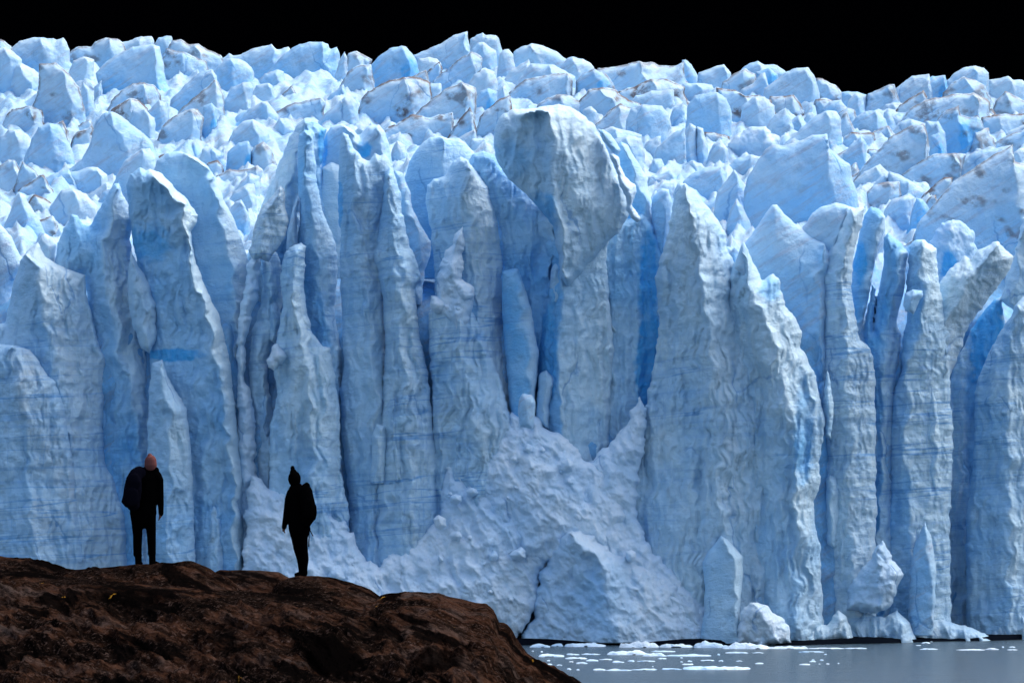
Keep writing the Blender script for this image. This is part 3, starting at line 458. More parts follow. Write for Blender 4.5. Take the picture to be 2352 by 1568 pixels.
# ------------------------------------------------------------------ the fins and blocks of the glacier surface (three reading frames)
FR = {'A': (0, 0), 'B': (784, 0), 'C': (1568, 0)}
FIELD = {
'A': '''-60,330 0,270 40,290 80,320 140,440|d
75,330 130,280 230,260 290,255 370,262 385,275 430,262 455,290 470,340 480,420|
465,360 520,320 590,312 620,320 650,290 720,260 800,262 840,290 860,340|d
800,300 870,280 960,248 1030,250 1050,275 1060,350|
1055,300 1080,258 1130,247 1165,250 1180,300 1190,350|b
1170,275 1240,270 1290,300 1350,300 1420,340 1500,370 1525,410|d
1495,410 1560,365 1590,380 1640,370 1740,330 1845,300 1880,340 1960,320 1980,345 2010,400|
1900,400 1980,330 2040,300 2110,290 2195,285 2235,300 2240,340 2290,320 2310,370 2323,440|b
-40,330 30,320 90,350 145,400 160,500 165,640|
20,540 60,440 150,430 230,470 290,540 370,580 410,640|
470,480 500,410 560,390 640,400 640,520 690,580|
690,640 650,500 700,440 780,380 870,330 960,310 1040,298 1085,320 1110,420 1130,560|b
1080,520 1100,400 1130,330 1180,340 1260,360 1340,390 1400,420 1430,520|d
1450,520 1480,450 1540,400 1620,400 1690,430 1725,490 1740,600|
1730,600 1800,500 1890,475 1930,490 1945,580|
1150,780 1160,680 1240,600 1320,520 1400,480 1440,475 1475,520 1490,640|b
1215,760 1300,680 1400,600 1460,540 1490,560 1520,650 1535,880|d
1500,770 1520,680 1580,600 1650,560 1700,560 1720,600 1705,720|
1690,680 1740,580 1820,565 1860,590 1865,700|
710,780 760,680 820,620 900,570 980,560 1050,580 1090,640 1100,720|d
1000,760 1080,680 1130,700 1150,780 1145,900|
710,880 760,740 840,690 880,670 950,680 1000,740 1030,800|D
850,900 900,750 980,740 1050,800 1060,880 1065,960|
380,1230 470,1150 560,1080 600,1000 620,960 640,870 655,820 700,775 765,758 830,790 900,850 980,910 1040,980 1080,1080 1090,1200|s
1060,980 1100,860 1180,790 1290,740 1350,740 1385,800 1370,940|d
1365,960 1375,850 1380,720 1440,700 1480,740 1475,900|B
1530,1020 1590,890 1650,830 1720,810 1780,850 1830,910 1840,1000|
1590,860 1690,740 1790,690 1830,700 1890,780|
1830,900 1900,800 1960,800 2010,880|
1790,830 1900,750 2000,700 2100,680 2190,660 2215,690 2200,760|d
2140,860 2200,780 2323,680 2340,700 2340,840|
200,980 230,920 260,870 340,835 400,850 450,930 490,1010 510,1080 520,1180|b
-20,980 0,930 60,880 130,878 190,920 240,990 260,1120|
10,860 40,790 80,740 200,720 290,750 310,880|D
220,760 240,690 310,630 390,610 430,660 450,790|
255,640 270,430 380,430 470,500 540,600 570,700 605,860|d
540,700 560,560 610,600 640,700 655,800|
635,700 645,600 690,545 700,700|
470,1040 490,940 520,900 570,880 620,860 630,960|D
-50,1150 60,1085 100,1090 150,1180 195,1330|d
120,1200 150,1100 230,1150 300,1250 350,1350|d
370,1270 480,1180 600,1140 660,1135 730,1190 755,1300|
640,1420 700,1300 760,1280 800,1180 850,1090 960,1010 1020,1010 1065,1070 1075,1250|s
340,1400 420,1290 500,1280 590,1320 660,1400 690,1500|
20,1560 80,1400 130,1310 170,1330 220,1420 270,1500 310,1600|
170,1420 230,1325 310,1350 380,1400 390,1470|D
1130,1060 1240,980 1330,960 1380,1040|
1340,1140 1380,1010 1440,1000 1500,1030 1530,1000 1520,1080 1585,1170|
1530,1180 1550,1030 1620,970 1690,960 1715,1010 1710,1130|B
1685,1180 1720,1000 1790,960 1850,1010 1870,1080|d
1390,1160 1410,1105 1480,1090 1520,1130 1530,1190|D
1440,1260 1470,1190 1560,1150 1640,1160 1750,1125 1795,1160 1760,1260|d
1540,1380 1640,1230 1700,1180 1765,1200 1770,1350|
1500,1450 1600,1300 1680,1250 1735,1250 1745,1400|
1530,1460 1600,1370 1640,1355 1690,1450 1705,1580|b''',
'B': '''-20,420 20,350 40,400 45,500|
30,450 50,360 100,348 150,370 205,410 200,480|d
190,600 200,440 250,390 330,330 410,312 440,320 490,370 520,430 535,560|sB
480,480 490,380 600,330 690,290 760,240 858,215 865,270 885,360 890,480|b
865,330 875,268 920,240 960,222 980,240 1050,240 1080,270 1100,360|
870,400 890,340 930,290 970,285 1020,330 1055,350 1065,480|
1050,560 1075,370 1100,340 1140,340 1170,370 1185,500|
1160,440 1175,350 1220,320 1300,295 1380,315 1430,340 1480,360 1540,420|
1480,500 1500,440 1540,400 1580,390 1640,400 1700,435 1740,500|
1590,680 1595,560 1640,500 1720,465 1780,490 1850,560 1885,660|sBd
1730,520 1740,465 1820,460 1890,450 1960,430 2020,418 2120,425 2160,445 2220,450 2270,445 2330,420 2340,540|d
515,520 525,400 600,390 650,400 680,440 690,520|
530,560 600,470 670,420 690,470 680,580|D
590,600 620,550 700,490 790,410 880,352 950,375 965,400 950,470 890,560|d
840,620 900,510 980,465 1040,490 1065,560 1070,660|
1060,600 1150,480 1270,408 1290,450 1305,560|
1200,560 1290,430 1440,440 1520,480 1590,520 1605,640|
1130,640 1250,540 1400,510 1540,495 1570,520 1570,680|d
-40,640 50,480 130,440 200,440 215,480 230,620|d
100,820 130,690 180,620 300,560 420,525 540,530 610,560 620,760|D
510,740 560,620 600,570 680,565 690,680|
480,800 600,690 700,610 820,560 920,600 920,700 910,860|d
900,780 910,680 950,620 1000,600 1060,620 1060,760|B
960,760 1050,640 1110,570 1130,620 1165,720|
710,960 760,870 820,790 880,730 910,830 925,940|D
905,920 940,800 990,740 1070,680 1150,650 1165,800|D
1310,800 1330,720 1400,660 1480,640 1560,650 1640,700 1680,800|d
1590,720 1680,610 1780,595 1870,610 1900,640 1960,680 2040,710 2030,800|D
1620,840 1650,740 1700,725 1740,760 1725,860|
1690,900 1800,770 1900,700 1970,740 1980,880|D
1920,960 1940,820 1970,740 2060,710 2180,720 2230,780 2245,850 2205,1010|s
1860,720 1890,620 1990,590 2100,540 2220,540 2335,590 2340,660|D
1950,760 1970,680 2000,650 2120,620 2260,610 2270,740|
2220,860 2250,750 2330,690 2350,860|
-20,860 -10,700 30,655 80,660 110,700 125,860|
240,940 300,870 400,830 480,780 600,800 760,760 770,940|D
70,980 80,900 130,860 200,860 225,980|
165,960 175,880 200,835 250,880 290,980|
255,1010 340,920 410,890 420,1010|
860,1010 880,950 960,940 1000,940 1030,1010|
1740,960 1780,880 1850,860 1950,890 2045,915 2055,1040|
1820,1060 1850,950 1950,920 2045,940 2060,1040 2085,1160|
2050,1120 2065,980 2100,945 2170,925 2185,1060|
2090,1160 2150,1000 2260,900 2340,860 2350,1160|b
2070,1200 2120,1080 2180,1080 2225,1180|
2070,1290 2090,1200 2150,1190 2230,1160 2290,1200 2300,1290|
2100,1400 2130,1290 2200,1250 2260,1240 2270,1380|
2105,1620 2115,1450 2140,1350 2190,1285 2230,1320 2265,1420 2270,1600|b
320,1110 340,1020 380,950 430,990 475,1090|''',
'C': '''-10,480 0,410 20,408 60,440 105,510|
95,560 110,495 150,480 220,455 285,437 330,500 340,560|
380,560 400,470 450,430 520,415 560,440 620,440 700,480 720,560|b
490,600 500,490 590,460 640,500 660,600|B
255,620 270,560 350,500 430,465 500,510 510,640|d
545,680 560,600 640,540 710,485 780,465 850,458 890,510 905,535 935,640 940,740|s
890,680 905,530 950,535 1040,580 1095,640 1100,700|d
1080,720 1085,625 1190,625 1250,645 1250,720|b
1240,720 1260,640 1330,610 1400,575 1440,575 1465,640|d
1430,700 1450,600 1500,560 1560,520 1680,505 1700,560|
1520,700 1540,600 1620,560 1700,520 1780,512 1800,560 1815,640|B
1785,640 1795,550 1850,500 1920,455 1990,450 2050,460 2080,500 2085,640|
1750,720 1770,630 1820,570 1910,520 1980,540 2060,590 2110,700|d
2080,680 2085,540 2160,535 2220,515 2250,540 2310,545 2350,580 2350,700|
2090,800 2130,680 2190,620 2240,640 2350,700 2350,800|d
550,680 560,640 640,570 700,545 730,560 745,660|d
-10,660 0,570 100,565 200,580 240,660|
20,900 30,720 80,650 170,630 240,628 300,670 335,780 330,930|sb
220,680 230,600 350,610 420,650 520,650 600,680 645,800|D
390,900 400,720 480,660 560,660 620,720 640,860|
580,760 590,660 700,650 760,645 800,700 845,790|D
860,780 900,680 950,670 1025,680 1020,790|D
935,800 950,740 1000,690 1080,680 1135,750|
1110,760 1125,690 1180,640 1220,640 1245,760|
1050,860 1060,770 1120,735 1170,750 1200,840|d
550,900 620,780 700,740 740,820 775,940|
805,900 815,820 850,770 890,760 895,880|
1460,880 1500,800 1540,740 1650,680 1800,650 1980,628 2060,670 2090,700 2090,820|d
1420,800 1480,710 1560,660 1640,615 1670,660 1660,760|D
1330,790 1380,710 1430,700 1500,700 1500,790|
1370,860 1400,780 1560,800 1600,750 1640,760 1655,830|
1130,940 1150,850 1180,800 1240,755 1320,750 1380,810 1415,940|b
1355,860 1370,760 1410,735 1430,800 1465,890|
1690,1060 1730,820 1790,750 1880,715 1890,780 1950,795 2010,785 2040,830 2050,880 1960,1040|Bd
2020,940 2035,800 2150,775 2350,775 2350,940|D
690,1040 700,970 780,900 880,800 980,755 1050,760 1080,820 1090,1040|
290,1080 310,980 360,920 440,870 560,855 610,900 655,930 665,980 640,1060|w
-20,1120 0,900 50,838 90,860 105,1100|
85,1080 95,860 140,870 170,980 185,1120|
155,1140 170,1060 210,980 260,955 310,1020 320,1140|
140,980 150,900 220,900 320,930 320,1000|D
1080,1020 1095,930 1150,900 1300,900 1335,1020|D
1080,1200 1095,1050 1140,990 1215,925 1250,980 1245,1180|b
1140,1260 1220,1140 1300,1050 1430,920 1560,850 1640,835 1665,900 1680,1000 1650,1180|d
1400,960 1430,890 1480,830 1560,810 1650,840|
1640,1080 1650,825 1740,825 1780,900 1805,1060|b
1670,1120 1685,930 1750,900 1785,1080|B
1820,1060 1900,930 2000,870 2080,870 2120,960|d
2020,1040 2110,980 2210,920 2350,870 2350,1040|d
2190,960 2200,910 2260,870 2350,845 2350,960|
1230,1130 1260,1010 1335,1020 1340,1130|d
270,1200 290,1140 360,1080 470,1050 520,1070 510,1170|
-20,1190 0,1130 60,1090 130,1110 190,1190|
1150,1320 1170,1230 1240,1170 1340,1120 1400,1170 1440,1260 1440,1340|
1220,1400 1240,1320 1300,1260 1400,1235 1475,1235 1490,1330 1480,1400|d
1480,1280 1490,1190 1600,1110 1700,1050 1850,1040 1930,1050 1900,1240|d
1820,1280 1880,1120 1990,1030 2170,1000 2240,985 2260,1100 2250,1200|
1580,1400 1690,1270 1780,1205 1835,1200 1840,1340|D
2230,1160 2245,1050 2290,1010 2370,1010 2370,1160|
1390,1260 1400,1170 1470,1180 1560,1240 1645,1300 1640,1380|
1350,1520 1370,1440 1420,1360 1520,1325 1575,1340 1580,1500|
1540,1540 1555,1440 1590,1350 1640,1360 1680,1430 1690,1540|B
-20,1400 0,1240 60,1180 150,1140 260,1135 300,1180 310,1400|sb
200,1560 215,1400 240,1300 300,1220 350,1150 380,1200 440,1300 460,1500|
280,1620 320,1430 370,1345 430,1450 500,1620|b
400,1560 420,1300 440,1200 520,1080 570,1010 610,985 680,990 780,970 880,920 985,910 1000,1010 1080,1080 1140,1120 1150,1200 1195,1330 1210,1560|sG
1560,1640 1600,1520 1700,1400 1850,1230 2000,1130 2100,1060 2200,1010 2245,985 2260,1100 2350,1120 2420,1300 2420,1640|Gd
1990,1640 2080,1480 2200,1330 2330,1200 2430,1180 2430,1640|GB'''}
items = []
for fr, txt in FIELD.items():
    ox, oy = FR[fr]
    for line in txt.strip().split('\n'):
        a, fl = line.split('|')
        pts = [(ox + x * .3376, oy + y * .3376) for x, y in pl(a)]
        items.append((pts, fl))
for i in range(84):
    yb_ = 150 + 400 * ((i + .5) / 84) ** 1.1; xb_ = rnd.uniform(-30, 2340)
    if yb_ < skyline(xb_) + 70: continue
    if 300 < xb_ < 1500 and yb_ > 400: continue
    wd_ = rnd.uniform(34, 95) * (.6 + yb_ / 500); hg_ = wd_ * rnd.uniform(.35, .75)
    sh = rnd.uniform(.62, .88)
    pts = [(xb_, yb_), (xb_ + wd_ * .16, yb_ - hg_ * .42), (xb_ + wd_ * .42, yb_ - hg_ * rnd.uniform(.62, .74)), (xb_ + wd_ * sh * .86, yb_ - hg_ * .93), (xb_ + wd_ * sh, yb_ - hg_), (xb_ + wd_ * (sh + .07), yb_ - hg_ * .7), (xb_ + wd_, yb_ - hg_ * .1)]
    items.append((pts, rnd.choice(('', 'd', 'b', 'D', '', 'b'))))
# sorted from the back row forward; the row and place give each fin its own description
items.sort(key=lambda t: max(t[0][0][1], t[0][-1][1]))
nr_ = len(items) / 5; rows = [items[int(i * nr_):int((i + 1) * nr_)] for i in range(5)]
rown = ['in the skyline row', 'in the second row', 'in the middle row', 'in the fourth row', 'in the row behind the cliff']
ordi = ['first', 'second', 'third', 'fourth', 'fifth', 'sixth', 'seventh', 'eighth', 'ninth', 'tenth', 'eleventh', 'twelfth', 'thirteenth', 'fourteenth', 'fifteenth', 'sixteenth', 'seventeenth', 'eighteenth', 'nineteenth', 'twentieth', 'twenty-first', 'twenty-second', 'twenty-third', 'twenty-fourth', 'twenty-fifth', 'twenty-sixth', 'twenty-seventh', 'twenty-eighth', 'twenty-ninth', 'thirtieth']
def place(k, n):
    # counted from whichever photo edge is nearer
    return f'{ordi[k]} from the left' if k < (n + 1) // 2 else f'{ordi[n - 1 - k]} from the right'
for row, rn in zip(rows, rown):
    row = sorted(row, key=lambda t: sum(q[0] for q in t[0]) / len(t[0]))
    for k, (pts, fl) in enumerate(row):
        yb = max(pts[0][1], pts[-1][1]); x0, x1 = pts[0][0], pts[-1][0]
        wdt = max(q[0] for q in pts) - min(q[0] for q in pts)
        pk = min(pts, key=lambda q: q[1]); hgt = yb - pk[1]
        Y = float(Yfield(min(yb, 600))) - (6 if 'G' in fl else 0)
        yl = yb + 60
        out = pts + [(x1 + 10 + .22 * wdt, yl), (x0 - 10 - .35 * wdt, yl)]
        xe = pk[0] + (max(q[0] for q in pts) - pk[0]) * rnd.uniform(.25, .5)
        xs = pk[0] + rnd.uniform(-2, 2)
        if pk[0] - x0 < .25 * wdt: xs = x0 + wdt * rnd.uniform(.4, .55); xe = xs + wdt * .15
        ytop = pk[1] + 3 if xs == pk[0] else np.interp(xs, [q[0] for q in pts], [q[1] for q in pts]) + 3
        ridge = [(xs, ytop), (xs + (xe - xs) * .5 + rnd.uniform(-4, 4), ytop + hgt * .45), (xe, yl)]
        H = wdt * Y / F * rnd.uniform(.24, .36)
        big_ = 's' in fl or 'G' in fl
        st = 'smooth' if big_ else ('crumb' if 'w' in fl else 'field')
        b0 = .55 if 'B' in fl else (.3 if 'b' in fl else rnd.uniform(.06, .26))
        dr = 1.3 if 'D' in fl else (.95 if 'd' in fl else .25)
        o = slab('serac' if big_ else ('ice_block' if wdt > 1.9 * hgt else 'ice_fin'), out, ridge, Y, H, st, step=2.7 if Y > 500 else 3.2,
                 bl=b0 * .8, br=b0, low=min(1, b0 + .45), dirt=dr, grey=.55 if 'D' in fl else (.3 if 'd' in fl else .1), rim=7, back=H * 1.4, lean=hgt * Y / F * rnd.uniform(.05, .25),
                 spots=[(xe, yb - hgt * .35, wdt * .22, hgt * .35, .5)] if 'B' in fl else ())
        look = ('dirt-streaked grey' if 'D' in fl else 'deep blue' if 'B' in fl else 'dirty-edged' if 'd' in fl else 'light blue' if 'b' in fl else 'snow-white')
        shape = 'big smooth serac' if big_ else ('wide low block' if wdt > 1.9 * hgt else 'upright fin' if hgt > wdt else 'leaning fin')
        tag(o, f'{look} {shape}, {place(k, len(row))} {rn}', 'serac' if big_ else ('ice block' if wdt > 1.9 * hgt else 'ice fin'), 'seracs and fins on the glacier surface')
# ------------------------------------------------------------------ black storm sky behind the glacier
m, nt, p = newmat('black_sky'); p.inputs['Base Color'].default_value = (.0004, .0004, .0009, 1); p.inputs['Roughness'].default_value = 1; p.inputs['Specular IOR Level'].default_value = 0
vs, fs = [], []
for i in range(41):
    a = math.radians(-32 + 64 * i / 40); r = 2200
    for z in (-60, 100, 300, 520): vs.append((r * math.sin(a), r * math.cos(a), z))
for i in range(40):
    for j in range(3): k = i * 4 + j; fs.append((k, k + 1, k + 5, k + 4))
tag(mesh_obj('sky', vs, fs, m), 'black sky behind the glacier', kind='structure')

# ------------------------------------------------------------------ water
m, nt, p = newmat('glacial_water'); b = NB(nt)
pos = b.n('ShaderNodeNewGeometry').outputs['Position']
c = b.mix(b.noise(b.scale(pos, (.02, .008, 1)), 1, 3), (.035, .060, .080, 1), (.05, .078, .10, 1)); nt.links.new(c, p.inputs['Base Color'])
p.inputs['Roughness'].default_value = .22; p.inputs['IOR'].default_value = 1.33; p.inputs['Specular IOR Level'].default_value = .3
bu = b.n('ShaderNodeBump'); bu.inputs['Distance'].default_value = .5; bu.inputs['Strength'].default_value = .8
hh = b.math('ADD', b.noise(b.scale(pos, (.5, 1.4, 1)), 1, 5, .6), b.math('MULTIPLY', b.noise(b.scale(pos, (.06, .2, 1)), 1, 3), 1.4))
nt.links.new(hh, bu.inputs['Height']); nt.links.new(bu.outputs[0], p.inputs['Normal'])
tag(mesh_obj('water', [(-1500, -300, 0), (1500, -300, 0), (1500, 1400, 0), (-1500, 1400, 0)], [(0, 1, 2, 3)], m, smooth=False), 'grey-green glacial lake water', kind='structure')
# melt notch at the waterline: near-black strip, its shade put into the colour
m, nt, p = newmat('notch_shade'); p.inputs['Base Color'].default_value = (.004, .006, .010, 1); p.inputs['Roughness'].default_value = .9; p.inputs['Specular IOR Level'].default_value = 0
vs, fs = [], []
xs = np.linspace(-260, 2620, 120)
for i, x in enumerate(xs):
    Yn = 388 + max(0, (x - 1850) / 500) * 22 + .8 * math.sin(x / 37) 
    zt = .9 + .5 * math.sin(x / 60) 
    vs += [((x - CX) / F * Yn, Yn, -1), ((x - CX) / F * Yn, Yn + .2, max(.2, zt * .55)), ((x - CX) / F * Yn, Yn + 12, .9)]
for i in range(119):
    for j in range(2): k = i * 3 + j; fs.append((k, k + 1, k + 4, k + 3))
tag(mesh_obj('melt_notch_shade', vs, fs, m), 'painted dark shade of the melt line along the foot of the ice front', kind='structure')

# ------------------------------------------------------------------ drifting ice
def floe(x0, x1, yt, yb, small=False, flat=1.0):
    Y = 14.0 * F / (yb - HZ); mp = Y / F
    wx = (x1 - x0) * mp / 2; hz = max(.12, (yb - yt) * mp * (.7 if yb - yt > 4 else .6)) * flat
    dy = max(.5, min(wx * .45, 3.0))
    s = rnd.randint(0, 900)
    nu = max(10, min(70, int(wx * 7))); nv = 9 if small else 14
    u, v = np.meshgrid(np.linspace(-1, 1, nu), np.linspace(-1, 1, nv))
    edge = 1 - (np.abs(u) ** 2.6 + np.abs(v) ** 2.2) + .35 * fbm(u * wx * .9, v * 1.5, s, 3)
    e = np.clip(edge, -.2, 1)
    h = hz * np.clip(e, 0, 1) ** .5 * (.55 + .75 * fbm(u * wx * .55 + 3, v * 1.2, s + 3, 4) + .35 * ridged(u * wx * .8, v, s + 5, 2))
    h = np.where(e > 0, np.maximum(h, .05), -.3)
    X = (x0 + x1) / 2; cx = (X - CX) * mp
    vv = np.stack([cx + u * wx * (1 + .06 * noise(v * 2, u * 3, s)), Y - 0 + v * dy, h], -1).reshape(-1, 3)
    ii = np.arange(nu * nv).reshape(nv, nu)
    f = np.stack([ii[:-1, :-1], ii[:-1, 1:], ii[1:, 1:], ii[1:, :-1]], -1).reshape(-1, 4)
    n_ = len(vv)
    o = mesh_obj('ice_chip' if small else 'ice_floe', vv, f, M_SNOW, attrs={'blue': np.clip(.18 - h.ravel() * .05, .02, 1), 'dirt': np.zeros(n_), 'grey': np.zeros(n_)}, loc=(cx, Y, 0))
    return o
Z5 = '''163,350,210,258;360,470,206,248;470,860,200,252;975,1350,176,258;1350,1660,210,258;1668,1950,178,262;1930,2380,200,270;230,480,308,345;490,620,310,328;640,810,307,325;860,1260,274,325;1200,1420,294,340;1270,1500,283,300;1420,1830,312,338;490,690,340,365;680,805,363,385;580,695,386,408;915,1030,377,398;1060,1125,368,388;1340,1420,350,365;800,930,360,373;735,860,446,468;860,1100,450,472;1100,1330,445,466;1360,1560,443,462;1560,2190,416,460;1960,2170,291,312'''
Z5s = '''500,545,443,462;590,620,458,468;410,460,417,426;320,370,403,416;1720,1860,370,382;1560,1660,400,418;1885,1910,310,330;2060,2120,377,388;1895,1940,374,386;2225,2310,394,410;180,202,284,296;262,284,294,302;320,350,374,384;525,565,386,394;1545,1570,384,394;1610,1655,376,388;1150,1330,380,388;1545,1570,350,358;1640,1665,404,416;2210,2310,302,312;1285,1300,432,440'''
Z6 = '''-10,380,236,270;370,700,256,270;1405,1490,203,222;1395,1560,264,278;1730,1990,270,284;1995,2120,256,280;2195,2290,274,284'''
Z6s = '''700,905,260,270;1490,1512,203,210;1355,1405,235,243;2150,2168,253,260;2215,2272,250,259;280,510,296,303;380,440,378,392;285,385,402,420;465,482,404,416;535,565,402,413;512,540,316,326;475,510,370,378;400,430,372,380;640,655,400,408'''
def rd(t, ox): return [(ox + a * .25, ox + b * .25, 1421 + c * .25, 1421 + d * .25) for a, b, c, d in (map(float, q.split(',')) for q in t.split(';'))]
def region_words(x, y, lst, i, what):
    band = 'by the foot of the ice front' if y < 1490 else 'in the middle drift of brash ice' if y < 1518 else 'in the nearest drift of brash ice'
    same = sorted([q for q in lst if (q[3] < 1490) == (y < 1490) and (q[3] < 1518) == (y < 1518)], key=lambda q: q[0] + q[1] + q[3] * .01)
    k = same.index(lst[i]); return f'{what}, {place(k, len(same))} {band}'
big = rd(Z5, 1176) + rd(Z6, 1764); sml = rd(Z5s, 1176) + rd(Z6s, 1764)
for i, q in enumerate(big):
    o = floe(*q); wd = q[1] - q[0]; ht = q[3] - q[2]
    what = 'bulky pale floe' if ht > 16 else 'long line of brash' if wd > 60 else 'low white ice floe'
    tag(o, region_words(0, q[3], big, i, what), 'ice floe', 'ice floes drifting on the lake')
for i, q in enumerate(sml):
    o = floe(*q, small=True)
    tag(o, region_words(0, q[3], sml, i, 'tiny white ice chip'), 'ice chip', 'tiny ice chips on the lake')

# ------------------------------------------------------------------ foreground rock
m, nt, p = newmat('wet_granite'); b = NB(nt)
pos = b.n('ShaderNodeNewGeometry').outputs['Position']
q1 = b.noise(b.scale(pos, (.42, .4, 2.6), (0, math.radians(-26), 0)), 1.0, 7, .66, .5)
q2 = b.noise(pos, .55, 5, .6)
q3 = b.noise(b.scale(pos, (.9, 1.2, 7), (0, math.radians(-26), 0)), 1.5, 7, .75, .6)
q4 = b.noise(pos, 14, 5, .7)
c1 = b.ramp(q2, [(.34, (.005, .003, .0025)), (.46, (.015, .009, .007)), (.54, (.066, .030, .018)), (.64, (.075, .052, .044))])
c2 = b.mix(b.maprange(q3, .45, .57), b.mix(.82, c1, (.002, .0015, .0015, 1)), c1)
c3 = b.mix(b.maprange(q4, .55, .66, 0, .6), c2, (.15, .10, .085, 1))
c4 = b.mix(b.maprange(q1, .50, .43, 0, .95), c3, (.0025, .002, .002, 1))  # near-black bands: shade of the gullies put into the rock colour
c5 = b.mix(b.attr('dark'), c4, (.002, .0015, .0015, 1))  # painted shade of the pits
yel = b.noise(pos, 2.3, 2, .5)
c6 = b.mix(b.math('MULTIPLY', b.maprange(yel, .735, .75, 0, 1), b.maprange(q4, .5, .55)), c5, (.42, .22, .03, 1))
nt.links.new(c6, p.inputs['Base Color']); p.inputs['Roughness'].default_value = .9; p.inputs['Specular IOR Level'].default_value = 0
bu = b.n('ShaderNodeBump'); bu.inputs['Strength'].default_value = .9; bu.inputs['Distance'].default_value = .22
nt.links.new(b.math('ADD', q3, b.math('MULTIPLY', q4, .8)), bu.inputs['Height']); nt.links.new(bu.outputs[0], p.inputs['Normal'])
rv, rf, rdk = [], [], []
def lobe(crest, Yc, A, depth, x0, x1, seed, amp=1.0, nv=90, sb=.5, pw=1.8, follow=1.0):
    """one hump: crest polyline at distance Yc, surface rolling A pixels down towards the camera over `depth` metres"""
    cr = pl(crest)
    xs = np.arange(x0, x1, 3.0)
    yc = np.interp(xs, [q[0] for q in cr], [q[1] for q in cr])
    yc = yc + fbm(xs / 30, xs * 0 + seed, seed, 4) * 1.3
    s = np.concatenate([np.linspace(-sb, 0, 16)[:-1], np.linspace(0, 1, nv)])
    S, X = np.meshgrid(s, xs, indexing='ij'); YC = np.broadcast_to(yc, S.shape)
    y = YC + A * np.abs(S) ** pw * np.where(S < 0, 1.4, 1) * follow
    Yw = Yc - depth * np.where(S < 0, S * .8, S)
    al = X * .90 + y * .44; ac = -X * .44 + y * .90          # grain of the rock runs down to the right
    al = al + fbm(X / 140, y / 90, seed, 2) * 30; ac = ac + fbm(X / 120 + 5, y / 80, seed, 3) * 16
    n = (ridged(al / 190, ac / 36, seed, 5) - .4) * .17 + fbm(X / 110, y / 60, seed + 3, 4) * .12
    d2, fc = cells(al / 120, ac / 42, seed + 5); n = n + .09 * fc
    n2 = ridged(al / 34, ac / 7, seed + 9, 3) * .035
    low = sstep(1440, 1500, y) * sstep(820, 920, X) * (1 - sstep(1230, 1290, X))
    _, f2 = cells(X / 34, y / 26, seed + 21); n = n + low * .22 * f2
    n = (n * amp + n2) * sstep(0, .22, np.abs(S)) * np.where(S < 0, .3, 1)
    yy = y - n * F / Yw * .55
    Yp_ = Yw - n * .8
    wv = np.stack([(X - CX) / F * Yp_, Yp_, CAMZ + (HZ - yy) / F * Yp_], -1).reshape(-1, 3)
    ii = np.arange(S.size).reshape(S.shape) + sum(len(q) for q in rv)
    rf.append(np.stack([ii[:-1, :-1], ii[:-1, 1:], ii[1:, 1:], ii[1:, :-1]], -1).reshape(-1, 4)[:, ::-1])
    rv.append(wv)
    hole = (1 - sstep(.55, 1.05, np.hypot((X - 760) / 95, (y - 1515) / 52) + .22 * fbm(X / 30, y / 30, 4, 3)))  # no opening: dark colour patches painted for the shade inside the pits
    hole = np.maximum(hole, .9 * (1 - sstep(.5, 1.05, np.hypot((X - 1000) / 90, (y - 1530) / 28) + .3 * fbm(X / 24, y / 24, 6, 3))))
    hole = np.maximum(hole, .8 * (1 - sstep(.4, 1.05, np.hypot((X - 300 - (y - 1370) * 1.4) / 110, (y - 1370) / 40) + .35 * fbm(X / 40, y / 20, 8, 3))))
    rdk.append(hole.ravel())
lobe('-300,1272 -60,1274 0,1277 60,1282 140,1299 200,1330 260,1360', 47.5, 60, 3, -120, 250, 3, .5)
lobe('480,1320 505,1308 590,1309 640,1313 668,1328 700,1350', 47, 120, 4, 470, 720, 5, .5)
lobe('60,1325 150,1309 215,1305 300,1296.5 370,1292 430,1292 460,1297 490,1310 540,1340 600,1375', 45.2, 110, 4, 60, 620, 7, .8)
lobe('600,1368 640,1342 665,1326 690,1321.5 730,1322 760,1325 810,1338 850,1352 872,1368 900,1400', 45.2, 100, 4, 600, 905, 9, .8)
lobe('850,1385 875,1366 900,1361 960,1358 1010,1364 1060,1375 1095,1384 1118,1387 1135,1402 1146,1430 1165,1440 1190,1472 1212,1500 1260,1530 1300,1548 1340,1572 1420,1640 1500,1720', 43.5, 150, 6, 840, 1500, 11, 1.0)
lobe('-300,1310 -60,1308 60,1312 200,1330 500,1352 700,1368 850,1392 1000,1408 1100,1422 1150,1452 1190,1482 1212,1504 1260,1534 1300,1550 1340,1573 1420,1640 1500,1700', 42.5, 330, 15, -300, 1500, 13, 1.5, nv=170, pw=1.15)
tag(mesh_obj('rocky_shore_terrain', np.concatenate(rv), np.concatenate(rf), m, attrs={'dark': np.concatenate(rdk)}), 'dark brown wet rock outcrop the hikers stand on', kind='structure')

